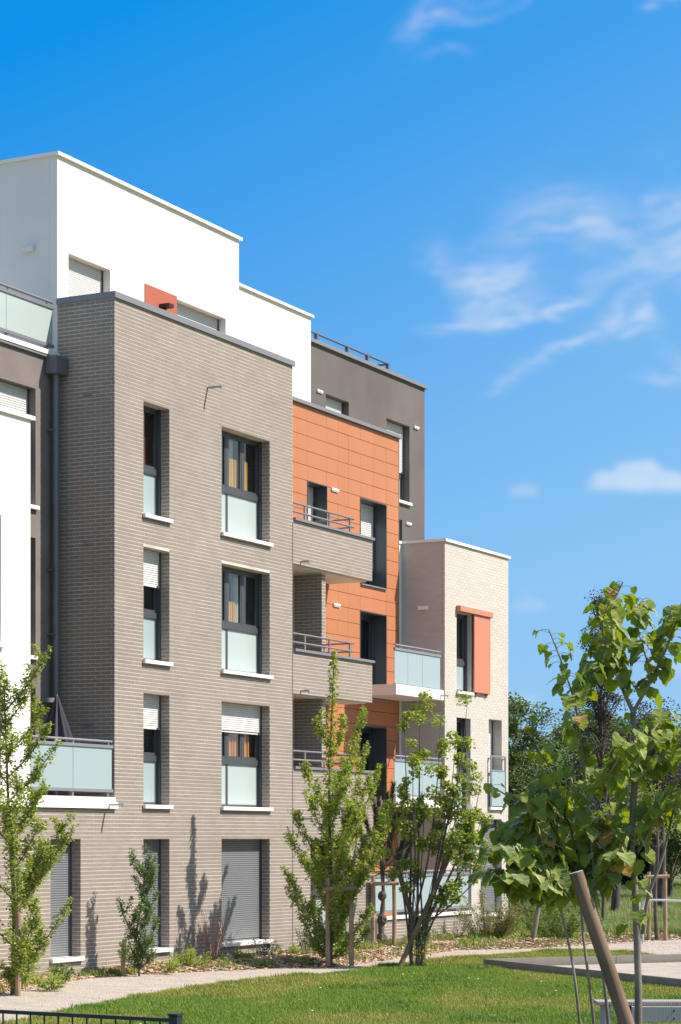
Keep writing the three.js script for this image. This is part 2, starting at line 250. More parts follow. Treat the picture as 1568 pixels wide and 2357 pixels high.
function windowAt(B, o) {
  const { s0, s1, h0, h1, w, d = 0.245, mull = [], transom = 0, shut = 0, slat = M.slatWhite, sill = 'white', frostTop = null, depthRoom = 1.1, frameMat = M.frame } = o;
  const W = grp('window', B.g), wf = w + d, T = 0.055, fr = [];
  // shutter guides and head box lining, outer frame, sashes
  fr.push(fb(B, s0, s0 + 0.035, h0, h1, wf - 0.055, wf), fb(B, s1 - 0.035, s1, h0, h1, wf - 0.055, wf));
  fr.push(fb(B, s0, s0 + T, h0, h1, wf + 0.002, wf + 0.07), fb(B, s1 - T, s1, h0, h1, wf + 0.002, wf + 0.07), fb(B, s0 + T, s1 - T, h1 - T, h1, wf + 0.003, wf + 0.068), fb(B, s0 + T, s1 - T, h0, h0 + T, wf + 0.003, wf + 0.068));
  const ed = [s0 + T, ...mull, s1 - T], TH = transom ? h0 + transom : 0;
  mull.forEach((m, i) => fr.push(fb(B, m - 0.035, m + 0.035, i > 0 && transom && o.wideLow ? TH + 0.06 : h0 + T, h1 - T, wf + 0.01, wf + 0.075)));
  const sash = (a, b, c, e, z = 0.016) => fr.push(fb(B, a, a + 0.05, c, e, wf + z, wf + z + 0.05), fb(B, b - 0.05, b, c, e, wf + z, wf + z + 0.05), fb(B, a + 0.05, b - 0.05, e - 0.05, e, wf + z, wf + z + 0.05), fb(B, a + 0.05, b - 0.05, c, c + 0.05, wf + z, wf + z + 0.05));
  const glassTop = [], low = [];
  for (let i = 0; i < ed.length - 1; i++) {
    const a = ed[i] + (i ? 0.035 : 0), b = ed[i + 1] - (i < ed.length - 2 ? 0.035 : 0);
    if (transom) { sash(a, b, TH + 0.06, h1 - T); glassTop.push([a + 0.05, b - 0.05, TH + 0.11, h1 - T - 0.05]); if (!(o.wideLow && i > 0)) low.push([a, b]); else if (i === 1) low.push([a, ed[ed.length - 1]]); }
    else { sash(a, b, h0 + T, h1 - T); glassTop.push([a + 0.05, b - 0.05, h0 + T + 0.05, h1 - T - 0.05]); }
  }
  if (transom) fr.push(fb(B, s0 + T, s1 - T, TH - 0.06, TH + 0.058, wf - 0.012, wf + 0.07));
  put('frame', join(fr), frameMat, W);
  for (const [a, b, c, e] of glassTop) put('glass_pane', fb(B, a, b, c, e, wf + 0.04, wf + 0.0402), M.glass, W);
  for (const [a, b] of low) put('frosted_pane', fb(B, a + 0.01, b - 0.01, h0 + T, TH - 0.06, wf + 0.02, wf + 0.03), o.pale ? M.frostedPale : M.frosted, W);
  // room behind
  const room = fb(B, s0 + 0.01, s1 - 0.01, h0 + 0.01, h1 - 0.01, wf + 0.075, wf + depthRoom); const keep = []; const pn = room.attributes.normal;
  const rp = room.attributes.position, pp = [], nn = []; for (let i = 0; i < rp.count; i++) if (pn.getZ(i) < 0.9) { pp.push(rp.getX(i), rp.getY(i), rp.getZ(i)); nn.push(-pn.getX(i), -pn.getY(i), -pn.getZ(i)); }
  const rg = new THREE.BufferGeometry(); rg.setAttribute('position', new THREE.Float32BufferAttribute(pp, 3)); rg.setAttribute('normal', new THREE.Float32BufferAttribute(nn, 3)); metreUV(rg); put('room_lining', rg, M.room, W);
  if (shut > 0) {
    const hb = Math.max(h0 + 0.005, h1 - shut); addSlats(B, W, s0 + 0.036, s1 - 0.036, hb, h1 - 0.004, wf - 0.03, slat);
    put('shutter_bar', fb(B, s0 + 0.037, s1 - 0.037, hb, hb + 0.028, wf - 0.042, wf - 0.022), slat, W);
    if (shut < h1 - h0 - 0.1) put('shutter_stop', fb(B, s1 - 0.14, s1 - 0.09, hb + 0.004, hb + 0.035, wf - 0.055, wf - 0.044), M.black, W);
  }
  if (sill === 'white') put('sill', join([chamferBox(s0 - 0.03 - B.s0, s1 + 0.035 - B.s0, h0 - 0.076, h0 - 0.002, B.w0 - w + 0.009, B.w0 - w + 0.072, 0.006), fb(B, s0 + 0.001, s1 - 0.001, h0 - 0.04, h0 + 0.001, w, wf + 0.06)]), M.whiteTrim, W);
  if (sill === 'metal') put('sill', fb(B, s0 + 0.01, s1 - 0.01, h0 - 0.03, h0 + 0.002, w - 0.05, wf + 0.06), M.railMetal, W);
  for (const c of o.curtains || []) curtain_or_reflection(B, W, c[0], c[1], c[2] ?? h0 + 0.05, c[3] ?? h1 - 0.1, wf + (c[5] || 0.2), c[4], c[6]);
  return W;
}
function glassRail(B, parent, s0, s1, hg0, hg1, w, splits, o = {}) {
  const m = o.metal || M.railMetal, posts = o.posts || [s0 + 0.15, (s0 + s1) / 2, s1 - 0.12];
  put('handrail', join([frod(B, [s0, hg1 + 0.115, w - 0.012], [s1 - 0.02, hg1 + 0.115, w - 0.012], 0.024, 12)]), m, parent);
  put('clamp_rail', join([fb(B, s0, s1 + 0.02, hg1 - 0.005, hg1 + 0.05, w - 0.028, w + 0.028), fb(B, s0, s1 + 0.02, hg0 - 0.05, hg0 + 0.008, w - 0.028, w + 0.028)]), m, parent);
  const base = o.base ?? hg0 - 0.14;
  for (const p of posts) put('rail_post', join([fb(B, p - 0.018, p + 0.018, hg1 + 0.05, hg1 + 0.1, w - 0.02, w + 0.01), fb(B, p - 0.02, p + 0.02, base, hg0 - 0.05, w - 0.012, w + 0.02), fb(B, p - 0.02, p + 0.02, base, hg1, w + 0.03, w + 0.06)]), m, parent);
  const e = [s0, ...splits, s1];
  for (let i = 0; i < e.length - 1; i++) put('glass_panel', fb(B, e[i] + (i ? 0.006 : 0), e[i + 1] - 0.006, hg0, hg1, w - 0.006, w + 0.006), o.glass || M.frosted, parent);
}
function spout(B, parent, s, h, w, len = 0.32, mat = M.railMetal) { put('overflow_spout', join([fb(B, s - 0.02, s + 0.02, h - 0.018, h + 0.018, w - len, w + 0.02), fb(B, s - 0.02, s + 0.02, h - 0.045, h - 0.019, w - len, w - len + 0.02)]), mat, parent); }
function vent(B, parent, s0, s1, h, w) { put('wall_vent', join([chamferBox(s0 - 0.05 - B.s0, s1 + 0.05 - B.s0, h - 0.03, h + 0.025, B.w0 - w - 0.01, B.w0 - w + 0.045, 0.006), fb(B, s0 - 0.03, s1 + 0.03, h - 0.05, h - 0.03, w - 0.03, w - 0.005)]), M.whiteTrim, parent); }

// ---------------------------------------------------------------- the grey brick block with its ground floor and balconies
const greyTones = [[0.260, 0.211, 0.179], [0.252, 0.206, 0.176], [0.267, 0.217, 0.185], [0.247, 0.202, 0.173], [0.262, 0.212, 0.178]];
const TOPS = [2.49, 5.255, 8.02, 10.765], BOTS = [0.40, 3.14, 5.885, 8.64];
{
  const B = block('brick_apartment_block', 'tall grey brick apartment block with narrow and wide window columns', 0, 0);
  const nar = BOTS.map((b, i) => [1.0, 1.94, b, TOPS[i]]), wid = BOTS.map((b, i) => [3.94, 5.94, b, TOPS[i]]), gl = [-2.08, -1.13, 0.37, 2.49], gr = [7.75, 9.15, 0.2, 2.47];
  const all = [...nar, ...wid, gl, gr];
  put('wall', join([frontWall(B, [[-8, -0.3], [10.8, -0.3], [10.8, 3.98], [6.94, 3.98], [6.94, 12.54], [0, 12.54], [0, 3.04], [-8, 3.04]], 0, 0.3, all),
    fb(B, 0, 0.3, 3.04, 12.54, 0.3, 1.27), fb(B, 6.64, 6.94, 3.98, 12.54, 0.3, 1.09), fb(B, 0.31, 6.63, 11.1, 11.3, 0.31, 1.26), fb(B, -8, -7.7, 0, 3, 0.3, 1.2), fb(B, 10.5, 10.8, -0.3, 3.98, 0.3, 1.05)]), M.mortar, B.g);
  // bricks: front, tower flank, window reveals
  layBricks(B, 'front', 0, -8, 10.8, 0, 3.04, all); layBricks(B, 'front', 0, -0.006, 6.93, 3.045, 12.54, all); layBricks(B, 'front', 0, 6.946, 10.8, 3.045, 3.98);
  layBricks(B, 'side', 0, 0.0, 1.265, 3.3, 12.54, [], 0.07);
  for (const [, b, c, d] of all) layBricks(B, 'side', b, 0.0, 0.2, c, d, [], 0.05);
  put('coping', join([fb(B, -0.04, 6.985, 12.54, 12.62, -0.04, 0.36), fb(B, -0.04, 0.36, 12.541, 12.619, 0.361, 1.265), fb(B, -0.043, 6.988, 12.505, 12.539, -0.045, -0.012), fb(B, -0.045, -0.012, 12.505, 12.539, -0.011, 1.265)]), M.coping, B.g);
  put('expansion_joint', fb(B, 6.932, 6.943, 0, 9.2, -0.012, 0.01), M.greyPlaster, B.g);
  // windows
  const cw = 0.667, wides = (b, t, o) => windowAt(B, { s0: 3.94, s1: 5.94, h0: b, h1: t, w: 0, mull: [3.94 + 0.66, 3.94 + 1.3], wideLow: true, transom: 0.93, pale: true, ...o });
  wides(BOTS[3], TOPS[3], { curtains: [[4.66, 5.2, 9.55, 10.28, M.goldReflection, 0.12, 7], [5.28, 5.62, 9.55, 10.3, M.goldReflection, 0.12, 5], [4.66, 5.15, 10.0, 10.68, M.curtainPale, 0.2, 6]] });  // gold folds imitate golden trees mirrored in the glass
  wides(BOTS[2], TOPS[2], { curtains: [[4.66, 5.1, 6.8, 7.35, M.goldReflection, 0.12, 5], [5.3, 5.6, 6.8, 7.9, M.curtainPale, 0.3, 4]] });  // gold sheet again imitates the mirrored trees
  wides(BOTS[1], TOPS[1], { shut: 0.60, curtains: [[4.62, 5.22, 4.05, 5.2, M.curtainOrange, 0.11, 8], [5.27, 5.66, 4.05, 5.2, M.curtainOrange, 0.11, 5]] });
  wides(BOTS[0], TOPS[0], { shut: 3, slat: M.slatGrey });
  const narr = (b, t, o) => windowAt(B, { s0: 1.0, s1: 1.94, h0: b, h1: t, w: 0, transom: 0.9, ...o });
  narr(BOTS[3], TOPS[3], { curtains: [[1.2, 1.75, 9.5, 10.7, M.curtainRust, 0.2, 7]] });
  narr(BOTS[2], TOPS[2], { shut: 0.70 }); narr(BOTS[1], TOPS[1], { shut: 0.66 }); narr(BOTS[0], TOPS[0], { shut: 3, slat: M.slatGrey });
  windowAt(B, { s0: gl[0], s1: gl[1], h0: gl[2], h1: gl[3], w: 0, shut: 3, slat: M.slatGrey });
  windowAt(B, { s0: gr[0], s1: gr[1], h0: gr[2], h1: gr[3], w: 0, transom: 1.05, mull: [8.45], pale: true, curtains: [[7.85, 8.4, 1.3, 2.4, M.curtainPale, 0.2, 7]] });
  // balconies at the right: brick parapets with two rails, white soffits, the dividing wall
  for (const [i, [h0, h1]] of [[1, [5.58, 6.48]], [2, [8.34, 9.26]]]) {
    const b = grp('balcony', B.g);
    put('parapet', fb(B, 6.945, 10.76, h0, h1, 0.008, 0.16), M.mortar, b);
    put('soffit', fb(B, 6.945, 10.755, h0 - 0.02, h0 + 0.14, 0.162, 1.07), M.soffit, b);
    layBricks(B, 'front', 0.008, 6.946, 10.76, h0, h1);
    spout(B, b, 7.33, h0 + 0.07, 0, 0.2);
  }
  for (const [i, h1] of [3.98, 6.48, 9.26].entries()) {
    const b = grp('balcony_rail', B.g);
    put('coping', fb(B, 7.0, 10.8, h1, h1 + 0.055, -0.045, 0.2), M.coping, b);
    const tubes = []; for (const dh of [0.2, 0.385]) tubes.push(frod(B, [6.95, h1 + dh, 0.06], [9.95, h1 + dh, 0.06], 0.022), frod(B, [9.93, h1 + dh, 0.06], [9.93, h1 + dh, 1.05], 0.02));
    put('rail', join(tubes), M.taupeMetal, b);
    for (const s of [7.6, 8.75, 9.75]) put('rail_post', fb(B, s - 0.025, s + 0.025, h1 + 0.05, h1 + 0.385, 0.045, 0.075), M.taupeMetal, b);
  }
  put('balcony_divider', fb(B, 8.6, 8.78, 3.1, 8.32, 0.17, 1.06), M.mortar, B.g);
  layBricks(B, 'side', 8.6, 0.17, 1.06, 4.05, 8.3, [], 0.03); layBricks(B, 'front', 0.17, 8.6, 8.78, 4.05, 8.3, [], 0.02);
  for (const h of [10.76, 7.98, 4.62]) put('drip_slot', fb(B, -0.03, -0.012, h - 0.018, h + 0.012, 0.5, 0.68), M.coping, B.g);
  spout(B, B.g, 3.39, 11.43, 0, 0.33);
  spout(B, B.g, 7.3, 2.92, 0, 0.3);
  // the first-floor balcony at the left, on the ground floor's roof
  const b = grp('balcony', B.g);
  put('slab', join([fb(B, -8, 0.02, 3.05, 3.165, -0.07, 0.28), fb(B, -2.69, -0.02, 3.166, 3.26, -0.035, 0.29), fb(B, -8, -0.01, 3.045, 3.18, 0.281, 1.26)]), M.whiteTrim, b);
  glassRail(B, b, -2.66, -0.07, 3.40, 4.17, 0.02, [-1.35], { base: 3.26, posts: [-2.55, -1.36, -0.2] });
  spout(B, b, -0.28, 3.12, -0.07, 0.3);
  buildBricks(B, greyTones, (q) => q.face === 'front' && q.x0 > -1.15 && q.y1 < 2.9 && q.y0 > 0.3);
}

// ---------------------------------------------------------------- the set-back grey wall at the left with its roof terrace, and the white block before it
{
  const B = block('rendered_apartment_block', 'taupe rendered block recessed between the white block and the brick tower', -6, 1.27);
  const ops = [[-2.3, -0.71, 8.64, 10.81], [-2.3, -0.71, 5.87, 8.05], [-2.3, -0.71, 3.35, 5.3]];
  put('wall', join([frontWall(B, [[-8, 3.05], [-0.002, 3.05], [-0.002, 11.5], [-8, 11.5]], 1.27, 0.3, ops)]), M.greyPlaster, B.g);
  put('terrace_floor', fb(B, -8, -0.01, 11.2, 11.44, 1.58, 9), M.paving, B.g);
  windowAt(B, { s0: -2.3, s1: -0.71, h0: 8.64, h1: 10.81, w: 1.27, d: 0.2, shut: 0.72 });
  windowAt(B, { s0: -2.3, s1: -0.71, h0: 5.87, h1: 8.05, w: 1.27, d: 0.2 });
  windowAt(B, { s0: -2.3, s1: -0.71, h0: 3.35, h1: 5.3, w: 1.27, d: 0.2, sill: '' });
  put('coping', fb(B, -8, -0.02, 11.5, 11.585, 1.2, 1.6), M.whiteTrim, B.g);
  put('coping_flashing', fb(B, -8, -0.02, 11.45, 11.499, 1.215, 1.268), M.coping, B.g);
  const t = grp('terrace_rail', B.g);
  glassRail(B, t, -8, -0.12, 11.72, 12.40, 1.3, [-5.2, -3.2, -1.6], { base: 11.585, posts: [-6.5, -4.2, -3.05, -1.55, -0.3], glass: M.frostedPale, metal: M.taupeMetal });
  const d = grp('downpipe', B.g);
  put('rainwater_box', chamferBox(-0.42 - B.s0, -0.02 - B.s0, 11.14, 11.47, 0.012, 0.26, 0.008), M.downpipe, d);
  put('pipe', join([frod(B, [-0.24, 3.3, 1.14], [-0.24, 11.15, 1.14], 0.06, 16), frod(B, [-0.24, 11.1, 1.14], [-0.24, 11.13, 1.14], 0.07, 16)]), M.downpipe, d);
  for (const h of [10.1, 7.5, 6.3, 4.3]) put('pipe_bracket', join([fb(B, -0.36, -0.3, h - 0.014, h + 0.014, 1.1, 1.26), frod(B, [-0.24, h - 0.016, 1.14], [-0.24, h + 0.016, 1.14], 0.066, 16)]), M.downpipe, d);
  put('wall_lamp', join([frod(B, [-0.5, 5.02, 1.12], [-0.5, 5.1, 1.12], 0.13, 20), fb(B, -0.54, -0.46, 5.03, 5.09, 1.1, 1.262)]), M.coping, B.g);
}
{
  const B = block('white_apartment_block', 'smooth white rendered block at the left edge above the brick ground floor', -6, 0);
  const ops = [[-5.3, -3.57, 5.84, 8.04], [-5.3, -3.57, 3.4, 5.29]];
  put('wall', join([frontWall(B, [[-8, 3.166], [-2.7, 3.166], [-2.7, 9.8], [-8, 9.8]], 0, 0.3, ops), fb(B, -3.0, -2.7, 3.19, 9.8, 0.3, 0.5), fb(B, -8, -3.01, 9.4, 9.79, 0.31, 1.26)]), M.white, B.g);
  put('coping', fb(B, -8, -2.62, 9.8, 9.87, -0.05, 0.4), M.whiteTrim, B.g);
  windowAt(B, { s0: -5.3, s1: -3.57, h0: 5.84, h1: 8.04, w: 0, frameMat: M.coping }); windowAt(B, { s0: -5.3, s1: -3.57, h0: 3.4, h1: 5.29, w: 0, frameMat: M.coping });
}

// ---------------------------------------------------------------- white penthouse storey and the lower white block behind it
{
  const B = block('white_penthouse_block', 'large white penthouse storey set back on top of the brick tower', 0, 1.27);
  const ops = [[0.37, 1.82, 11.4, 13.56], [4.3, 6.31, 11.4, 13.52]];
  put('wall', join([frontWall(B, [[0, 11.31], [6.87, 11.31], [6.87, 15.31], [0, 15.31]], 1.27, 0.3, ops), fb(B, 0, 0.3, 11.05, 15.31, 1.571, 10), fb(B, 6.57, 6.87, 11.31, 15.31, 1.571, 10), fb(B, 0.31, 6.56, 15.0, 15.2, 1.575, 10)]), M.white, B.g);
  put('coping', join([fb(B, -0.05, 6.93, 15.31, 15.375, 1.21, 1.6), fb(B, -0.05, 0.35, 15.311, 15.374, 1.601, 10)]), M.whiteTrim, B.g);
  put('orange_panel', fb(B, 3.07, 4.298, 11.4, 13.57, 1.255, 1.275), M.orangePaint, B.g);
  put('wall_lamp', join([fb(B, 3.6, 3.8, 13.2, 13.27, 1.02, 1.25), fb(B, 3.62, 3.78, 13.1, 13.199, 1.19, 1.253)]), M.black, B.g);
  windowAt(B, { s0: 0.37, s1: 1.82, h0: 11.4, h1: 13.56, w: 1.27, d: 0.22, shut: 3 }); windowAt(B, { s0: 4.3, s1: 6.31, h0: 11.4, h1: 13.52, w: 1.27, d: 0.22, shut: 3 });
  put('wall_vent', join([fb(B, -0.085, 0, 13.57, 13.65, 1.78, 2.02), fb(B, -0.1, 0, 13.651, 13.668, 1.77, 2.03)]), M.whiteTrim, B.g);
  put('corner_bead', fb(B, -0.006, 0.002, 11.6, 15.3, 1.45, 1.46), M.whiteTrim, B.g);
}
{
  const B = block('white_stair_block', 'lower plain white block between the penthouse and the dark grey block', 6.5, 2);
  put('wall', join([fb(B, 6.5, 11.55, 9, 14.68, 2, 10)]), M.white, B.g);
  put('coping', fb(B, 6.5, 11.61, 14.68, 14.74, 1.94, 10.02), M.whiteTrim, B.g);
}

// ---------------------------------------------------------------- dark grey block behind
{
  const B = block('dark_grey_apartment_block', 'dark grey rendered block with a roof rail behind the orange panels', 11, 3.1);
  const ops = [[14.42, 15.68, 11.4, 13.5], [17.85, 19.25, 11.42, 13.46], [17.2, 18.8, 8.8, 10.91]];
  put('wall', join([frontWall(B, [[11, 0], [20.2, 0], [20.2, 14.62], [11, 14.62]], 3.1, 0.3, ops), fb(B, 19.9, 20.2, 0, 14.62, 3.401, 12), fb(B, 11, 19.89, 14.2, 14.6, 3.405, 12)]), M.darkPlaster, B.g);
  put('coping', join([fb(B, 11, 20.27, 14.62, 14.71, 3.03, 3.45), fb(B, 19.9, 20.27, 14.621, 14.709, 3.451, 12)]), M.coping, B.g);
  windowAt(B, { s0: 14.42, s1: 15.68, h0: 11.4, h1: 13.5, w: 3.1, d: 0.22, shut: 3 });
  windowAt(B, { s0: 17.85, s1: 19.25, h0: 11.42, h1: 13.46, w: 3.1, d: 0.22, shut: 1.25, transom: 0.72 });
  windowAt(B, { s0: 17.2, s1: 18.8, h0: 8.8, h1: 10.91, w: 3.1, d: 0.22 });
  vent(B, B.g, 13.97, 14.16, 13.5, 3.1); vent(B, B.g, 19.55, 19.73, 13.5, 3.1); vent(B, B.g, 19.06, 19.26, 10.87, 3.1);
  const t = grp('roof_rail', B.g);
  put('rail', join([frod(B, [11.6, 15.12, 3.6], [19.0, 15.12, 3.6], 0.028), frod(B, [19.0, 15.12, 3.6], [19.0, 15.12, 5.5], 0.028), frod(B, [19.0, 14.92, 3.6], [19.0, 14.92, 5.5], 0.024)]), M.downpipe, t);
  for (const s of [12.9, 14.91, 16.61, 17.77, 18.99]) put('rail_post', fb(B, s - 0.045, s + 0.045, 14.6, 15.15, 3.58, 3.66), M.downpipe, t);
}

// ---------------------------------------------------------------- orange panel block
{
  const B = block('orange_apartment_block', 'orange panel-clad block with dark metal window boxes between the brick tower and cream block', 7, 1.1);
  const wins = [[12.33, 13.72, 8.5, 10.52], [12.33, 13.72, 5.82, 7.86], [12.33, 13.72, 3.1, 5.16], [9.68, 10.62, 8.56, 10.55]];
  put('wall', join([frontWall(B, [[6.95, 0], [14.40, 0], [14.40, 12.22], [6.95, 12.22]], 1.13, 0.3, wins), fb(B, 6.95, 14.3, 12.0, 12.2, 1.44, 3.0)]), M.backing, B.g);
  put('coping', fb(B, 6.95, 14.5, 12.22, 12.3, 1.03, 1.45), M.coping, B.g);
  const cols = [6.96, 8.2, 9.2, 9.68, 10.62, 11.18, 11.72, 12.33, 13.02, 13.72, 14.415], rows = []; for (let h = 12.215; h > 0; h -= 0.3345) rows.push(h); const r = rand(9);
  const cut = (a, b, c, d) => { for (const [p, q, e, f] of wins) if (a < q - 0.01 && b > p + 0.01 && c < f - 0.01 && d > e + 0.01) { const out = []; if (d > f + 0.02) out.push([a, b, f + 0.004, d]); if (c < e - 0.02) out.push([a, b, c, e - 0.004]); return out; } return [[a, b, c, d]]; };
  const pg = new Map();
  for (let i = 0; i < cols.length - 1; i++) for (let j = 0; j < rows.length - 1; j++) {
    if (cols[i] < 8 && j > 0) continue; if (rows[j] < 2 && i < 7) continue;
    let a = cols[i], b = cols[i + 1];
    for (const [p, q, c, d] of cut(a, b, rows[j + 1], rows[j])) {
      const k = [q - p, d - c].map((v) => v.toFixed(3)).join(), geo = pg.get(k) || chamferBox(0.002, q - p - 0.002, 0.005, d - c - 0.005, -0.022, 0, 0.0015); pg.set(k, geo);
      const m = put('facade_panel', geo, orangeMats[Math.floor(r() * orangeMats.length)], B.g); m.position.set(...fp(B, p, c, 1.1 - 0.003 * r()));
    }
  }
  for (const [i, [s0, s1, h0, h1]] of wins.entries()) {
    put('window_surround', join([fb(B, s0 - 0.012, s0 + 0.008, h0, h1, 1.085, 1.5), fb(B, s1 - 0.008, s1 + 0.012, h0, h1, 1.085, 1.5), fb(B, s0 + 0.008, s1 - 0.008, h1 - 0.018, h1 + 0.002, 1.086, 1.5)]), M.anthracite, B.g);
    windowAt(B, { s0: s0 + 0.01, s1: s1 - 0.01, h0, h1: h1 - 0.02, w: 1.1, d: 0.36, shut: [1.55, 0, 0, 3][i], sill: 'metal', curtains: i === 1 ? [[12.5, 13.1, 6, 7.7, M.curtainPale, 0.25, 7]] : [] });
  }
  vent(B, B.g, 10.88, 11.12, 10.52, 1.1); vent(B, B.g, 10.98, 11.2, 7.88, 1.1);
  put('edge_trim', fb(B, 14.416, 14.43, 2.8, 12.2, 1.09, 1.4), M.coping, B.g);
}

// ---------------------------------------------------------------- cream brick block with glass balconies
const creamTones = [[0.505, 0.46, 0.407], [0.50, 0.456, 0.403], [0.51, 0.466, 0.413], [0.495, 0.45, 0.399]];
{
  const B = block('cream_apartment_block', 'cream brick block with an orange sliding shutter and glass balconies at the right', 14.7, 0);
  const ops = [[15.4, 16.29, 6.12, 8.05], [15.4, 16.25, 3.2, 5.48], [17.38, 18.22, 3.3, 5.52], [16.86, 18.22, 0.6, 2.99], [15.4, 16.3, 0.6, 2.7]];
  put('wall', join([frontWall(B, [[14.71, -0.2], [18.64, -0.2], [18.64, 9.7], [14.71, 9.7]], 0, 0.3, ops), fb(B, 14.71, 15.01, -0.2, 9.7, 0.301, 3.05), fb(B, 18.34, 18.64, -0.2, 9.7, 0.301, 9), fb(B, 15.02, 18.33, 9.3, 9.5, 0.305, 9)]), M.mortarPale, B.g);
  layBricks(B, 'front', 0, 14.704, 18.64, 0, 9.7, ops); layBricks(B, 'side', 14.71, 0, 1.15, 0, 9.7, [], 0.1);
  for (const [, b, c, d] of ops) layBricks(B, 'side', b, 0, 0.2, c, d, [], 0.05);
  put('coping', join([fb(B, 14.67, 18.69, 9.7, 9.765, -0.05, 0.36), fb(B, 14.67, 15.05, 9.701, 9.764, 0.361, 3.04)]), M.whiteTrim, B.g);
  put('plaster_return', join([fb(B, 14.43, 14.705, 0, 9.69, 1.155, 1.4)]), M.white, B.g);
  put('plaster_return_cap', fb(B, 14.43, 14.66, 9.69, 9.76, 1.13, 1.42), M.whiteTrim, B.g);
  windowAt(B, { s0: 15.4, s1: 16.29, h0: 6.12, h1: 8.05, w: 0, d: 0.16, transom: 0.72 });
  windowAt(B, { s0: 15.4, s1: 16.25, h0: 3.2, h1: 5.48, w: 0, d: 0.18, transom: 0.95 });
  windowAt(B, { s0: 17.38, s1: 18.22, h0: 3.3, h1: 5.52, w: 0, d: 0.3, shut: 3 });
  windowAt(B, { s0: 16.86, s1: 18.22, h0: 0.6, h1: 2.99, w: 0, d: 0.2, shut: 3, slat: M.slatGrey });
  windowAt(B, { s0: 15.4, s1: 16.3, h0: 0.6, h1: 2.7, w: 0, d: 0.2, shut: 3, slat: M.slatGrey });
  const sh = grp('sliding_shutter', B.g);
  put('shutter_panel', chamferBox(16.3 - B.s0, 17.3 - B.s0, 6.13, 8.06, 0.045, 0.085, 0.006), M.orangeShutter, sh);
  put('shutter_track', chamferBox(15.36 - B.s0, 17.38 - B.s0, 8.06, 8.2, 0.008, 0.13, 0.008), M.orangeShutter, sh);
  for (const s of [16.55, 17.15]) put('floor_guide', fb(B, s - 0.03, s + 0.03, 6.08, 6.13, -0.075, -0.01), M.orangePaint, sh);
  put('wall_lamp', fb(B, 14.62, 14.7, 8.06, 8.15, 0.42, 0.68), M.whiteTrim, B.g);
  for (const [h, gh] of [[5.84, 6.1], [3.24, 3.52]]) {
    const b = grp('balcony', B.g);
    put('slab', fb(B, 11.95, 14.6, h, h + 0.24, -0.02, 1.06), M.white, b);
    glassRail(B, b, 11.98, 14.52, gh, gh + 0.78, 0.04, [12.7, 13.5], { base: h + 0.24, posts: [12.3, 12.75, 13.5, 14.35] });
    if (h > 4) spout(B, b, 14.42, h + 0.1, -0.02, 0.2);
  }
  const r = grp('window_rail', B.g);
  put('rail_frame', join([fb(B, 17.33, 17.37, 3.3, 4.6, -0.1, -0.06), fb(B, 18.24, 18.28, 3.3, 4.6, -0.1, -0.06), fb(B, 17.37, 18.24, 4.56, 4.6, -0.1, -0.06), fb(B, 17.37, 18.24, 4.2, 4.24, -0.095, -0.065), fb(B, 17.33, 17.37, 4.5, 4.54, -0.06, 0.02), fb(B, 18.24, 18.28, 4.5, 4.54, -0.06, 0.02)]), M.railMetal, r);
  put('glass_panel', fb(B, 17.38, 18.23, 3.32, 4.19, -0.086, -0.074), M.frosted, r);
  buildBricks(B, creamTones, (q) => q.face === 'front' && q.x0 < 17 && q.y0 > 5.2);
}
{
  const B = block('garden_terrace', 'low brick terrace wall with frosted glass guard before the orange and cream blocks', 10.4, -0.28, 'terrace');
  put('wall', join([fb(B, 10.45, 15.7, -0.2, 0.66, -0.28, -0.05), fb(B, 10.45, 10.7, -0.2, 0.66, -0.049, -0.01), fb(B, 15.45, 15.7, -0.2, 0.66, -0.049, -0.01)]), M.mortar, B.g);
  layBricks(B, 'front', -0.28, 10.45, 15.7, 0, 0.655);
  put('coping', fb(B, 10.4, 15.75, 0.66, 0.73, -0.33, 0.0), M.whiteTrim, B.g);
  put('floor', fb(B, 10.81, 14.6, 0.3, 0.5, 0.01, 1.05), M.soffit, B.g);
  const t = grp('guard_rail', B.g);
  glassRail(B, t, 10.5, 15.65, 0.86, 1.62, -0.2, [12.2, 13.9], { base: 0.73, posts: [10.7, 11.6, 12.5, 13.4, 14.3, 15.4] });
  buildBricks(B, greyTones, (q) => q.x0 > 12);
}
// the closed parasol on the left balcony
{
  const p = at(-1.15, 0.5, 3.18), t = thing('parasol', 'closed dark purple parasol on the balcony behind frosted glass', 'parasol', p);
  const cl = S([0.055, 0.045, 0.06], 0.8), n = 40, pos = [], idx = [], rows = 9;
  for (let j = 0; j <= rows; j++) for (let k = 0; k <= n; k++) { const a = k / n * Math.PI * 2, v = j / rows, r = 0.025 + 0.47 * Math.pow(1 - v, 0.95) * (0.72 + 0.28 * Math.cos(a * 8)); pos.push(Math.cos(a) * r, 0.55 + v * 1.35, Math.sin(a) * r); }
  for (let j = 0; j < rows; j++) for (let k = 0; k < n; k++) { const a = j * (n + 1) + k, b = a + n + 1; idx.push(a, b, a + 1, b, b + 1, a + 1); }
  const g = new THREE.BufferGeometry(); g.setAttribute('position', new THREE.Float32BufferAttribute(pos, 3)); g.setIndex(idx); g.computeVertexNormals(); put('canopy', flat(g), cl, t);
  put('pole', join([rod([0, 0, 0], [0, 1.93, 0], 0.02)]), M.railMetal, t); put('base', join([rod([0, 0, 0], [0, 0.07, 0], 0.24, 0.22, 24)]), M.coping, t);
}

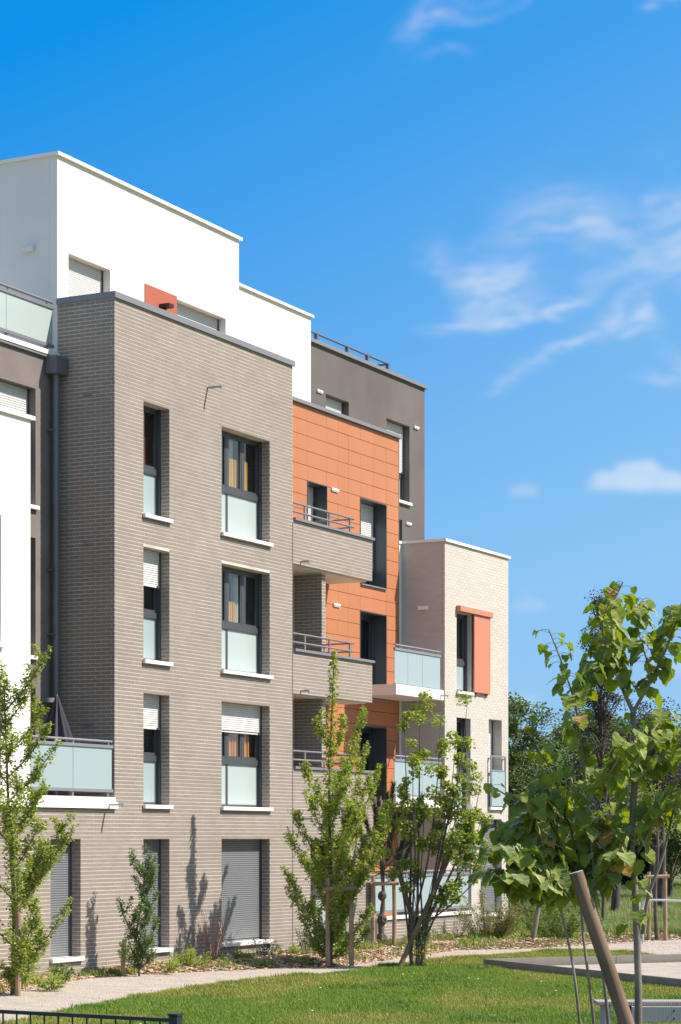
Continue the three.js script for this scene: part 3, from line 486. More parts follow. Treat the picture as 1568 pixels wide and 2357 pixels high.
// ---------------------------------------------------------------- ground, path, beds, lawn
const U = [[-9.5, -24], [-6.9, -31.5], [-6.11, -34.46], [-5.49, -36.87], [-4.32, -41.26], [-2.15, -43.3], [-0.79, -44.32], [-0.23, -44.32], [0.4, -45.86], [1.34, -48.21], [2.71, -51.22], [4.08, -51.82], [6.45, -54.62], [8.45, -56.73], [10.59, -57.73], [18, -59]];
const Lw = [[-6.5, -22], [-4.47, -30.83], [-3.77, -33.75], [-3.11, -36.26], [-2.15, -38.94], [-1.27, -40.88], [-0.22, -42.05], [0.55, -43.88], [1.28, -45.39], [2.15, -47.01], [3.9, -49.48], [5.18, -51.02], [6.07, -50.24], [7.0, -47.01], [7.92, -43.16], [9.5, -38]];
function smoothLine(pts, n) { return new THREE.CatmullRomCurve3(pts.map(([x, z]) => new THREE.Vector3(x, 0, z)), false, 'centripetal').getSpacedPoints(n).map((p) => [p.x, p.z]); }
const edgeU = smoothLine(U, 160), rgE = rand(31), edgeL = smoothLine(Lw, 260).map(([x, z]) => [x + (rgE() - 0.5) * 0.1, z + (rgE() - 0.5) * 0.22]);
function sheet(pts, y) { const g = new THREE.ShapeGeometry(new THREE.Shape(pts.map(([x, z]) => new THREE.Vector2(x, -z)))); g.rotateX(-Math.PI / 2); g.translate(0, y, 0); return metreUV(flat(g)); }
function inside(pts, x, z) { let c = false; for (let i = 0, j = pts.length - 1; i < pts.length; j = i++) if ((pts[i][1] > z) !== (pts[j][1] > z) && x < (pts[j][0] - pts[i][0]) * (z - pts[i][1]) / (pts[j][1] - pts[i][1]) + pts[i][0]) c = !c; return c; }
const soil = tex(512, (u, v, i, j) => { const n = fbm(u * 16, v * 16, 5, 91, 16), f = hash2(i, j, 92); const m = 0.55 + 0.45 * n; return [m * (0.75 + 0.25 * f), m * (0.85 + 0.15 * f), m * (0.6 + 0.3 * f)]; }, 0.4);
const gravelTex = tex(1024, (u, v, i, j) => { const n = fbm(u * 10, v * 10, 5, 95, 10), f = hash2(i >> 1, j >> 1, 96), g = hash2(i, j, 97); const m = 0.80 + 0.14 * n + 0.14 * (f - 0.5) + 0.06 * (g - 0.5) - (hash2(i >> 2, j >> 2, 98) > 0.985 ? 0.22 : 0); return [m, m * 0.985, m * 0.965]; }, 0.35);
const gravelBump = tex(512, (u, v, i, j) => 0.5 * hash2(i >> 1, j >> 1, 99) + 0.5 * fbm(u * 90, v * 90, 2, 101, 90), 1.2, false);
M.gravel = S([0.56, 0.485, 0.42], 0.95, { map: gravelTex, bumpMap: gravelBump, bumpScale: 0.008 });
M.lawnSoil = S([0.14, 0.15, 0.035], 1, { map: soil });
M.meadow = S([0.24, 0.25, 0.08], 1, { map: soil });
M.mulch = S([0.33, 0.21, 0.14], 1, { map: soil, bumpMap: gravelBump, bumpScale: 0.02 });
tag(put('ground', box(-700, 700, -0.5, -0.03, -1400, 80), M.meadow), 0, 0, 0, 'structure');
tag(put('gravel_path', sheet([...edgeU.map(([x, z]) => [x - 0.3, z - 0.3]), ...[...edgeL].reverse()], 0), M.gravel), 0, 0, 0, 'structure');
const lawnPoly = [...edgeL, [9.5, -12], [-6.5, -12]];
tag(put('lawn', sheet(lawnPoly, 0.006), M.lawnSoil), 0, 0, 0, 'structure');
// the planting bed: a low mound of bark between wall and path
function bedHeight(x, z) { const s = (x - CX) * UX + (z - CZ) * UZ, w = -((x - CX) * NX + (z - CZ) * NZ); let best = 9; for (const [a, b] of edgeU) { const d = Math.hypot(x - a, z - b); if (d < best) best = d; } return 0.012 + 0.13 * sstep(0, 0.7, best) * (w < 0.4 ? 1 : 1) + 0.03 * (fbm(x * 2 + 40, z * 2 + 90, 3, 7) - 0.5) * sstep(0, 0.5, best); }
const bedBack = [at(19.5, 0.5), at(-12, 0.5)].map((p) => [p[0], p[2]]);
const bedEdge = edgeU.filter(([x, z]) => z > -58 && x < 9);
{
  const pos = [], idx = [], n = bedEdge.length, rows = 12;
  for (let i = 0; i < n; i++) { const [x, z] = bedEdge[i]; const s = clamp((x - CX) * UX + (z - CZ) * UZ, -12, 17.5), bk = at(s, 0.15); for (let j = 0; j <= rows; j++) { const t = (j / rows) ** 1.4, X = x + (bk[0] - x) * t, Z = z + (bk[2] - z) * t; pos.push(X, j ? bedHeight(X, Z) : -0.01, Z); } }
  for (let i = 0; i < n - 1; i++) for (let j = 0; j < rows; j++) { const a = i * (rows + 1) + j, b = a + rows + 1; idx.push(a, b, a + 1, b, b + 1, a + 1); }
  const g = new THREE.BufferGeometry(); g.setAttribute('position', new THREE.Float32BufferAttribute(pos, 3)); g.setIndex(idx); g.computeVertexNormals(); tag(put('planting_bed', metreUV(flat(g)), M.mulch), 0, 0, 0, 'structure');
}
// scatter helpers
const dummy = new THREE.Object3D();
function scatter(name, geo, mat, items, label, category, colors) {
  const m = new THREE.InstancedMesh(geo, mat, items.length); m.name = numbered(name); m.castShadow = m.receiveShadow = true;
  items.forEach((q, i) => { dummy.position.set(q.x, q.y, q.z); dummy.rotation.set(q.rx || 0, q.ry || 0, q.rz || 0); dummy.scale.set(q.s, q.s * (q.sy || 1), q.s); dummy.updateMatrix(); m.setMatrixAt(i, dummy.matrix); if (colors) m.setColorAt(i, q.c); });
  scene.add(m); return tag(m, label, category, null, 'stuff');
}
function tuft(blades, h, spread, wdt, seed) {
  const r = rand(seed), pos = [], nor = [];
  for (let i = 0; i < blades; i++) {
    const a = r() * 6.28, ox = (r() - 0.5) * spread, oz = (r() - 0.5) * spread, hh = h * (0.55 + 0.6 * r()), lean = hh * (0.15 + 0.5 * r()), dx = Math.cos(a), dz = Math.sin(a), px = -dz * wdt / 2, pz = dx * wdt / 2;
    const mx = ox + dx * lean * 0.35, mz = oz + dz * lean * 0.35, tx = ox + dx * lean, tz = oz + dz * lean;
    const A = [ox - px, 0, oz - pz], B = [ox + px, 0, oz + pz], C = [mx + px * 0.8, hh * 0.6, mz + pz * 0.8], D = [mx - px * 0.8, hh * 0.6, mz - pz * 0.8], E2 = [tx, hh, tz];
    for (const t of [[A, B, C], [A, C, D], [D, C, E2]]) for (const p of t) { pos.push(...p); nor.push(dx * 0.3, 0.9, dz * 0.3); }
  }
  const g = new THREE.BufferGeometry(); g.setAttribute('position', new THREE.Float32BufferAttribute(pos, 3)); g.computeVertexNormals(); return g;
}
const grassMat = P([1, 1, 1], 0.95, { transmission: 0.3, thickness: 0, side: THREE.DoubleSide });
{
  const r = rand(41), items = [], tall = [], daisies = [];
  const box0 = [-6, 9.4, -52, -25];
  for (let i = 0; i < 150000; i++) {
    const x = box0[0] + r() * (box0[1] - box0[0]), z = box0[2] + r() * (box0[3] - box0[2]);
    if (Math.abs(x) > -z * 0.155 + 0.6 || !inside(lawnPoly, x, z)) continue;
    if (inSand(x, z)) continue;
    const dry = sstep(0.42, 0.63, fbm(x * 0.55 + 9, z * 0.35 + 4, 4, 44)), lush = sstep(0.62, 0.72, fbm(x * 1.1 + 3, z * 0.9, 3, 47)), k = r();
    const c = lin(0.13 + 0.26 * dry * k + 0.05 * k - 0.04 * lush, 0.225 + 0.09 * dry * k + 0.05 * k - 0.04 * lush, 0.008 + 0.06 * dry * k);
    items.push({ x, y: 0.004, z, ry: r() * 6.28, s: (0.75 + 0.5 * r()) * (1 + 0.5 * lush), c });
    if (r() < 0.0012) daisies.push({ x, y: 0.085, z, s: 0.8 + 0.6 * r(), rx: 0.35 * (r() - 0.5), rz: 0.35 * (r() - 0.5) });
  }
  scatter('lawn_grass', tuft(7, 0.075, 0.13, 0.0075, 3), grassMat, items, 'short mown green and straw grass blades of the lawn', 'grass', true);
  scatter('daisy_flowers', new THREE.CylinderGeometry(0.014, 0.006, 0.008, 8), S([0.8, 0.8, 0.74], 0.8), daisies, 'small white daisies dotted through the lawn', 'flowers');
  const r2 = rand(43);   // longer grass in the meadow beyond and along the bed
  for (let i = 0; i < 60000; i++) {
    const x = 4 + r2() * 18, z = -58.4 - 62 * r2() ** 1.5; if (x > -z * 0.155 + 0.8) continue;
    const q = at(19.2, 0); if ((x - CX) * UX + (z - CZ) * UZ < 19.2 && -((x - CX) * NX + (z - CZ) * NZ) > -0.2) continue;
    const dry = sstep(0.4, 0.65, fbm(x * 0.3, z * 0.25, 4, 49)), k = r2();
    tall.push({ x, y: -0.03, z, ry: r2() * 6.28, s: 0.7 + 0.7 * r2(), c: lin(0.20 + 0.22 * dry * k, 0.28 + 0.06 * dry, 0.04 + 0.08 * dry) });
  }
  scatter('meadow_grass', tuft(9, 0.26, 0.3, 0.014, 5), grassMat, tall, 'longer rough meadow grass beyond the path at the right', 'grass', true);
}
function inSand(x, z) { return inside([[2.79, -44.17], [6.33, -36.36], [8.12, -46.68]], x, z); }
// bark chips on the bed, loose grit on the path, weeds along the wall
{
  const chip = new THREE.BoxGeometry(0.055, 0.010, 0.026), r = rand(61), items = [], grit = [], weeds = [];
  for (let i = 0; i < bedEdge.length * 120; i++) {
    const [x0, z0] = bedEdge[Math.floor(r() * bedEdge.length)], s = clamp((x0 - CX) * UX + (z0 - CZ) * UZ, -12, 17.5), bk = at(s, 0.02), t = r() ** 1.3 - 0.05 * r(), x = x0 + (bk[0] - x0) * t + (r() - 0.5) * 0.15, z = z0 + (bk[2] - z0) * t + (r() - 0.5) * 0.15;
    const k = r(), c = k < 0.55 ? lin(0.40 + 0.12 * r(), 0.25 + 0.07 * r(), 0.165) : k < 0.8 ? lin(0.62, 0.48, 0.37) : lin(0.15, 0.09, 0.06);
    items.push({ x, y: (t > 0.02 ? bedHeight(x, z) : 0.004) + 0.004, z, rx: (r() - 0.5) * 0.9, ry: r() * 6.28, rz: (r() - 0.5) * 0.7, s: 0.6 + 0.9 * r(), c });
  }
  scatter('bark_chips', chip, S([1, 1, 1], 0.95), items, 'brown bark chips covering the planting bed', 'bark mulch', true);
  const path = [...edgeU, ...[...edgeL].reverse()];
  for (let i = 0; i < 30000; i++) { const x = -7 + r() * 17, z = -58 + r() * 28; if (Math.abs(x) > -z * 0.155 + 0.4 || !inside(path, x, z)) continue; const k = 0.34 + 0.34 * r(); grit.push({ x, y: 0.002, z, ry: r() * 6, rx: r() * 3, s: 0.5 + 1.1 * r() ** 2, c: lin(k, k * 0.86, k * 0.74) }); }
  scatter('path_grit', new THREE.IcosahedronGeometry(0.009, 0), S([1, 1, 1], 0.95), grit, 'loose pale grit lying on the gravel path', 'gravel', true);
  for (let i = 0; i < 1700; i++) {
    const [x0, z0] = bedEdge[Math.floor(r() * bedEdge.length)], s = clamp((x0 - CX) * UX + (z0 - CZ) * UZ, -12, 17.5), bk = at(s, -0.1), t = 0.08 + 0.9 * r(), x = x0 + (bk[0] - x0) * t, z = z0 + (bk[2] - z0) * t;
    if (fbm(x * 1.3 + 20, z * 1.3 + 8, 3, 67) < 0.56 - 0.16 * sstep(5, 10, s)) continue;
    weeds.push({ x, y: bedHeight(x, z) - 0.01, z, ry: r() * 6.28, s: 0.5 + 0.8 * r(), c: lin(0.18 + 0.14 * r(), 0.28 + 0.07 * r(), 0.04) });
  }
  scatter('bed_weeds', tuft(10, 0.12, 0.2, 0.02, 8), grassMat, weeds, 'low green weeds growing through the bark bed', 'weeds', true);
}

// ---------------------------------------------------------------- sandpit edging, bench, fence, hoop, stakes
const wood = (c, k) => {
  const fn = (u, v) => { const w = 0.35 * fbm(u * 6, v * 6, 3, k, 6), g = fbm(u * 40, v * 2 + w, 4, k, 2), crack = sstep(0.66, 0.74, fbm(u * 26 + 3, v * 1 + w * 0.5, 3, k + 3, 1)); return 0.66 + 0.38 * g - 0.3 * crack; };
  return S(c, 0.85, { map: tex(512, fn, 1.5), bumpMap: tex(256, fn, 1.5, false), bumpScale: 0.006 });
};
M.greyWood = wood([0.66, 0.62, 0.56], 111); M.paleWood = wood([0.80, 0.71, 0.60], 112); M.stake = wood([0.50, 0.34, 0.215], 113); M.oldStake = wood([0.27, 0.175, 0.11], 114); M.bark = S([0.25, 0.195, 0.155], 0.95, { map: mottle(0.5, 16, 4, 115) }); M.paleBark = S([0.48, 0.40, 0.335], 0.9, { map: mottle(0.5, 16, 4, 117) });
{
  const c = [[2.79, -44.17], [6.33, -36.36], [8.12, -46.68]], t = thing('sandpit', 'timber-edged triangular sandpit with pale sand in the lawn', 'sandpit', [2.79, 0, -44.17]);
  const inn = c.map(([x, z]) => [x - 2.79, z + 44.17]);
  put('sand', sheet(inn, 0.012), M.gravel, t);
  for (let k = 0; k < 3; k++) {
    const [ax, az] = inn[k], [bx, bz] = inn[(k + 1) % 3], L = Math.hypot(bx - ax, bz - az), ang = Math.atan2(-(bz - az), bx - ax), n = Math.round(L / 2.9);
    for (let i = 0; i < n; i++) { const a = i / n * L, b = (i + 1) / n * L - 0.006, m = put('edging_board', chamferBox(a - (i ? 0 : 0.02), b, -0.05, 0.175, -0.028, 0.028, 0.006), M.paleWood, t); m.position.set(ax, 0, az); m.rotation.y = ang; }
  }
}
{
  const t = thing('bench', 'low grey timber bench at the lower right behind the leaning stake', 'bench', [3.22, 0, -28.6], 0.0);
  for (let i = 0; i < 3; i++) put('seat_plank', chamferBox(0, 3.2, 0.405, 0.452, -0.05 - i * 0.165 - 0.15, -0.05 - i * 0.165, 0.006), M.paleWood, t);
  put('front_board', chamferBox(0.42, 3.2, 0.2, 0.40, -0.045, 0.0, 0.006), M.greyWood, t); put('back_board', chamferBox(0.42, 3.2, 0.2, 0.40, -0.54, -0.5, 0.006), M.greyWood, t);
  for (const x of [0.08, 0.3, 2.0]) put('leg', chamferBox(x, x + 0.09, 0, 0.40, -0.53, -0.06, 0.006), M.greyWood, t);
  for (const x of [0.95, 2.2]) for (const y of [0.25, 0.35]) put('bolt', rod([x, y, 0.0], [x, y, 0.008], 0.011), M.black, t);
}
{
  const P0 = [-3.33, -16.49], P1 = [1.36, -13.61], L = Math.hypot(P1[0] - P0[0], P1[1] - P0[1]), ang = Math.atan2(-(P1[1] - P0[1]), P1[0] - P0[0]), green = S([0.022, 0.030, 0.030], 0.4);
  const px = 2.63, t = thing('metal_fence', 'dark green metal bar fence running along the bottom left edge', 'fence', [P0[0], 0, P0[1]], ang);
  put('top_rail', join([box(0, px - 0.04, 1.285, 1.31, -0.014, 0.014), box(px + 0.04, L, 1.225, 1.25, -0.014, 0.014)]), green, t); put('bottom_rail', box(0, L, 0.1, 0.125, -0.014, 0.014), green, t);
  const bar = rod([0, 0.12, 0], [0, 1.29, 0], 0.0065, 0.0065, 8), bar2 = rod([0, 0.12, 0], [0, 1.23, 0], 0.0065, 0.0065, 8);
  for (let s = 0.06; s < L; s += 0.122) { if (Math.abs(s - px) < 0.07) continue; const m = put('fence_bar', s < px ? bar : bar2, green, t); m.position.x = s; }
  for (const s of [px, px - 2.5]) { const q = put('fence_post', join([chamferBox(s - 0.034, s + 0.034, 0, 1.33, -0.034, 0.034, 0.004), chamferBox(s - 0.04, s + 0.04, 1.33, 1.345, -0.04, 0.04, 0.004), box(s + 0.034, s + 0.075, 1.215, 1.26, -0.02, 0.02)]), green, t); put('bolt', rod([s + 0.055, 1.24, 0.02], [s + 0.055, 1.24, 0.03], 0.012), M.railMetal, q); }
}
{
  const t = new THREE.CatmullRomCurve3([[0, 0, 0], [0, 0.5, 0], [0, 0.88, 0], [0.04, 0.99, 0], [0.14, 1.03, 0], [0.8, 1.02, 0], [1.6, 0.98, 0], [1.75, 0.94, 0], [1.8, 0.82, 0], [1.8, 0, 0]].map(v3), false, 'centripetal'), g = flat(new THREE.TubeGeometry(t, 60, 0.028, 10));
  tag(put('hoop_barrier', g, S([0.62, 0.62, 0.62], 0.35, { metalness: 0.6 })), 'bent pale metal hoop barrier beside the path at the right edge', 'barrier').position.set(7.19, 0, -54.39);
}
function stakePair(label, pos, d, h, turn, crossH, group) {
  const t = thing('tree_stakes', label, 'tree stakes', pos, turn, group), r = rand(Math.floor(pos[0] * 77 + 900));
  for (const x of [-d / 2, d / 2]) put('post', limb([[x + 0.02 * (r() - 0.5), -0.05, 0], [x, h * 0.5, 0], [x + 0.03 * (r() - 0.5), h, 0]], 0.05, 0.046, 10), M.stake, t), put('post_top', rod([x, h - 0.002, 0], [x, h + 0.004, 0], 0.046, 0.044), M.paleWood, t);
  put('crossbar', limb([[-d / 2 - 0.06, crossH, 0.085], [0, crossH + 0.01, 0.085], [d / 2 + 0.1, crossH + 0.015, 0.085]], 0.046, 0.044, 10), M.stake, t);
  return t;
}

// ---------------------------------------------------------------- foliage
class Leaves {   // many small folded leaves gathered into one crown
  constructor(seed) { this.r = rand(seed); this.pos = []; this.col = []; }
  leaf(x, y, z, size, c, narrow = 0.62) {
    const r = this.r, th = r() * 6.28, ph = Math.acos(2 * r() - 1) * 0.75 + 0.35;
    const d = new THREE.Vector3(Math.sin(ph) * Math.cos(th), Math.cos(ph) * 0.8, Math.sin(ph) * Math.sin(th)).normalize(), u = new THREE.Vector3(r() - 0.5, r() * 0.9, r() - 0.5).cross(d).normalize(), n = new THREE.Vector3().crossVectors(d, u);
    const w = size * narrow * 0.5, f = 0.25 * w, B = [x, y, z], T = [x + d.x * size, y + d.y * size - 0.1 * size, z + d.z * size];
    const m = 0.45 * size, L = [x + d.x * m + u.x * w + n.x * f, y + d.y * m + u.y * w + n.y * f, z + d.z * m + u.z * w + n.z * f], R = [x + d.x * m - u.x * w + n.x * f, y + d.y * m - u.y * w + n.y * f, z + d.z * m - u.z * w + n.z * f];
    this.pos.push(...B, ...L, ...T, ...B, ...T, ...R); const k = 0.82 + 0.36 * r(); for (let i = 0; i < 6; i++) this.col.push(c[0] * k, c[1] * k, c[2] * k);
  }
  needle(x, y, z, dx, dy, dz, len, wd, c) { const a = new THREE.Vector3(dx, dy, dz).normalize(), u = new THREE.Vector3(this.r() - 0.5, this.r() - 0.5, this.r() - 0.5).cross(a).normalize().multiplyScalar(wd / 2); this.pos.push(x - u.x, y - u.y, z - u.z, x + u.x, y + u.y, z + u.z, x + a.x * len, y + a.y * len, z + a.z * len); const k = 0.8 + 0.4 * this.r(); for (let i = 0; i < 3; i++) this.col.push(c[0] * k, c[1] * k, c[2] * k); }
  build() { const g = new THREE.BufferGeometry(); g.setAttribute('position', new THREE.Float32BufferAttribute(this.pos, 3)); g.setAttribute('color', new THREE.Float32BufferAttribute(this.col, 3)); g.computeVertexNormals(); return g; }
}
const leafMat = P([1, 1, 1], 0.95, { vertexColors: true, transmission: 0.52, thickness: 0, side: THREE.DoubleSide });
const needleMat = S([1, 1, 1], 0.8, { vertexColors: true, side: THREE.DoubleSide });
const pick = (r, list) => list[Math.floor(r() * list.length)];
const FAR = [[0.085, 0.15, 0.014], [0.11, 0.18, 0.014], [0.06, 0.11, 0.012], [0.15, 0.215, 0.015]], GREENS = [[0.28, 0.355, 0.014], [0.33, 0.40, 0.016], [0.215, 0.295, 0.014], [0.41, 0.44, 0.022]], DEEP = [[0.125, 0.215, 0.016], [0.155, 0.25, 0.016], [0.09, 0.16, 0.014]], OLIVE = [[0.22, 0.225, 0.03], [0.17, 0.19, 0.028], [0.28, 0.25, 0.05]], PURPLE = [[0.045, 0.03, 0.028], [0.035, 0.028, 0.022], [0.05, 0.045, 0.025]], SHADED = [[0.018, 0.032, 0.012], [0.014, 0.025, 0.01]];  // last list: hedge leaves darkened to stand for shade under the canopy
// leaves set along a bent shoot
function alongShoot(lv, pts, o) {
  const c = new THREE.CatmullRomCurve3(pts.map(v3)), L = c.getLength(), n = Math.floor(L * o.per), r = lv.r;
  for (let i = 0; i < n; i++) {
    const t = o.from + (1 - o.from) * r(), p = c.getPointAt(t), env = o.spread * (0.45 + 0.55 * Math.sin(Math.PI * Math.min(1, (t - o.from) / (1 - o.from) * 0.85 + 0.12))), clump = 0.55 + 0.75 * vnoise(t * L * 7, o.k || 1, 5);
    const a = r() * 6.28, q = env * clump * Math.sqrt(r()), e = (r() - 0.5) * 2 * env * clump * 0.8;
    lv.leaf(p.x + Math.cos(a) * q, p.y + e, p.z + Math.sin(a) * q, o.size * (0.7 + 0.6 * r()), pick(r, o.cols));
  }
}
function feathered(name, label, pos, trunkPts, tips, o) {   // a young tree: a leader and steep side shoots, leafy all along
  const t = thing(name, label, o.category || 'tree', pos, 0, o.group), r = rand(o.seed), lv = new Leaves(o.seed + 1), wood = [];
  put('trunk', limb(trunkPts, o.r0 || 0.045, o.r1 || 0.008, 9), o.bark || M.bark, t);
  const tc = new THREE.CatmullRomCurve3(trunkPts.map(v3)), H = trunkPts[trunkPts.length - 1][1];
  if (o.leader) alongShoot(lv, trunkPts, { ...o.leader, cols: o.cols, size: o.size });
  for (const [dx, h, dz0] of tips) {
    const dz = dz0 ?? (r() - 0.5) * 1.1, reach = Math.hypot(dx, dz), hs = Math.max(0.12, h - reach * (o.steep || 1.25) - 0.15), b = tc.getPointAt(clamp(hs / H, 0.02, 0.9));
    const pts = [[b.x, b.y, b.z], [b.x + (dx - b.x) * 0.45, b.y + (h - b.y) * 0.36, dz * 0.45], [b.x + (dx - b.x) * 0.8, b.y + (h - b.y) * 0.75, dz * 0.8], [dx, h, dz]];
    wood.push(limb(pts, 0.014, 0.004, 5)); alongShoot(lv, pts, { from: 0.12, per: o.per, spread: o.spread, size: o.size, cols: o.cols, k: h * 3 });
    for (let k = 0; k < (o.twigs ?? 3); k++) { const q = 1 + Math.floor(r() * 2), p = pts[q], e = [p[0] + (r() - 0.5) * 0.35, p[1] + 0.12 + r() * 0.28, p[2] + (r() - 0.5) * 0.35]; const tw = [p, [(p[0] + e[0]) / 2 + 0.03, (p[1] + e[1]) / 2 - 0.02, (p[2] + e[2]) / 2], e]; wood.push(limb(tw, 0.006, 0.003, 4)); alongShoot(lv, tw, { from: 0.1, per: o.per, spread: o.spread * 0.8, size: o.size, cols: o.cols, k: h + k }); }
  }
  put('branches', join(wood), o.bark || M.bark, t); put('crown', lv.build(), leafMat, t); return t;
}
// the conical tree before the brick wall
feathered('hornbeam_tree', 'conical bright green young tree between stakes before the brick wall', [-0.2, 0.1, -44.65], [[0, -0.1, 0], [0.02, 1.5, 0.02], [-0.02, 3.2, 0], [0.03, 4.8, 0.02], [0.08, 6.05, 0]],
  [[0.66, 5.05, -1.6], [0.75, 4.35, -1.9], [1.0, 3.9, -1.7], [-0.31, 4.73, 0.2], [0.3, 4.75, -0.45], [0.8, 3.7, -1.35], [-0.53, 3.8, 0.4], [0.5, 4.25, -1.1], [-0.75, 2.95, 0.55], [-0.85, 2.5, 0.3], [-0.9, 1.85, 0.7], [-0.85, 1.45, 0.1], [1.2, 3.2, -1.5], [1.15, 2.65, -0.9], [1.0, 2.2, -0.3], [-0.6, 0.95, 0.3], [0.82, 1.1, -0.2], [-0.5, 0.55, 0.2], [0.78, 0.65, 0.1], [0.2, 3.4, 0.6], [-0.1, 3.1, -0.9], [0.5, 3.2, -0.9], [-0.4, 3.2, 0.6], [0.3, 2.5, 0.8], [-0.3, 2.3, -1.0], [0.75, 2.5, 0.4], [-0.5, 2.1, 0.7], [0.4, 1.8, -1.0], [0.1, 1.5, 0.8], [-0.35, 1.2, -0.7], [0.5, 1.45, 0.4], [0.55, 2.9, -0.2], [0.3, 1.0, 0.3], [0.6, 1.9, -1.2], [0.35, 3.9, -0.4]],
  { seed: 201, cols: GREENS, size: 0.062, per: 290, spread: 0.11, leader: { from: 0.06, per: 420, spread: 0.135 }, twigs: 3, steep: 1.05 });
// the leafy tree at the left edge
feathered('hornbeam_tree', 'loose bright green young tree at the left edge before the white block', [-5.24, 0.05, -36.56], [[0, -0.1, 0], [0.03, 1.2, 0.02], [-0.05, 2.6, 0], [-0.1, 3.8, 0], [-0.14, 5.0, 0]],
  [[0.62, 5.5, 0.1], [0.64, 4.3, 0.2], [0.74, 4.02, -0.1], [0.99, 2.65, 0.1], [0.95, 2.85, 0.0], [0.71, 2.3, 0.3], [0.95, 1.5, 0], [0.22, 4.7], [-0.25, 5.0], [-0.3, 4.5], [0.05, 4.1, 0.3], [0.43, 1.95], [0.35, 0.95], [0.33, 0.45], [-0.06, 0.4], [0.5, 4.55, -0.2], [-0.6, 4.2], [-0.8, 3.4], [-0.7, 2.6], [-0.8, 1.8], [0.2, 3.4, 0.6], [0.35, 3.2, -0.5], [0.1, 2.8, 0.7], [0.4, 2.4, -0.6], [0.2, 2.0, 0.7], [0.55, 3.3, 0.2], [0.5, 2.75, 0.3], [0.3, 1.5, -0.6], [0.4, 1.2, 0.4], [0.25, 0.7, 0.5], [0.4, 0.6, -0.3], [0.15, 0.9, 0.6], [-0.1, 3.0, 0.4]],
  { seed: 231, cols: GREENS, size: 0.056, per: 270, spread: 0.105, leader: { from: 0.06, per: 340, spread: 0.14 }, twigs: 3, steep: 1.05 });
{ const t = thing('tree_stake', 'single brown stake among the leaves of the left tree', 'stake', [-5.12, 0, -36.3]); put('post', limb([[0, -0.05, 0], [0.01, 0.8, 0], [0, 1.68, 0]], 0.05, 0.046, 10), M.stake, t); put('post_top', rod([0, 1.678, 0], [0, 1.684, 0], 0.046, 0.044), M.paleWood, t); }
// stakes by the wall
stakePair('pair of brown stakes with crossbar around the conical tree', [-0.02, 0.08, -44.35], 0.46, 1.66, 0.0, 1.44, 'tree stakes along the bed');
stakePair('pair of brown stakes with crossbar around the dark pine', [0.95, 0.08, -50.3], 0.47, 1.60, 0.0, 1.42, 'tree stakes along the bed');
stakePair('pair of brown stakes with crossbar in the meadow at the right edge', [7.75, 0.0, -56.0], 0.40, 1.68, 0.0, 1.56, 'tree stakes along the bed');
// the pine: knobbly trunk, dark needles
{
  const t = thing('pine_tree', 'dark needled pine with a knobbly trunk between stakes', 'tree', [0.92, 0.08, -50.62]), r = rand(251), lv = new Leaves(252), wd = [];
  put('trunk', limb([[0.02, -0.1, 0], [-0.02, 0.5, 0], [0.03, 1.1, 0], [0, 1.9, 0], [0.05, 3.0, 0]], 0.075, 0.03, 10, 0.5, r), M.bark, t);
  for (const [y, s] of [[0.18, 0.14], [0.62, 0.12], [1.15, 0.1]]) { const g = new THREE.IcosahedronGeometry(s, 2), p = g.attributes.position; for (let i = 0; i < p.count; i++) { const k = 0.8 + 0.35 * vnoise(p.getX(i) * 25 + 9, p.getY(i) * 25 + p.getZ(i) * 19 + 7, 3); p.setXYZ(i, p.getX(i) * k, p.getY(i) * k * 1.1, p.getZ(i) * k); } g.computeVertexNormals(); g.translate(0, y, 0); put('trunk_knot', flat(g), M.bark, t); }
  const shoots = [[0.05, 4.0, 0], [-0.3, 3.7, 0.1], [0.25, 3.6, 0.2], [-0.45, 3.1, 0], [0.5, 3.3, -0.1], [0.9, 3.35, 0.1], [-0.5, 2.6, 0.3], [0.6, 2.7, 0.3], [0.1, 3.4, 0.5], [0, 3.0, -0.5], [-0.3, 2.3, -0.3], [0.45, 2.3, 0.1], [0.95, 2.9, -0.2], [0.2, 2.6, 0.6], [-0.15, 2.9, 0.5], [0.7, 2.4, -0.4], [-0.5, 2.15, 0.1], [0.35, 2.05, 0.5], [0.3, 3.0, -0.4], [-0.1, 3.6, -0.2]];
  for (const [x, y, z] of shoots) {
    const pts = [[0.02, Math.max(1.7, y - 1.1), 0], [x * 0.6, y - 0.6, z * 0.6], [x, y, z]]; wd.push(limb(pts, 0.016, 0.006, 5)); const c = new THREE.CatmullRomCurve3(pts.map(v3));
    for (let i = 0; i < 850; i++) { const q = 0.3 + 0.7 * r(), p = c.getPointAt(q), d = c.getTangentAt(q), a = r() * 6.28; lv.needle(p.x, p.y, p.z, d.x + Math.cos(a) * 0.9, d.y + 0.4 + (r() - 0.5) * 0.8, d.z + Math.sin(a) * 0.9, 0.10 + 0.08 * r(), 0.010, pick(r, [[0.045, 0.062, 0.022], [0.03, 0.045, 0.017], [0.06, 0.072, 0.03]])); }
  }
  put('branches', join(wd), M.bark, t); put('crown', lv.build(), needleMat, t);
}
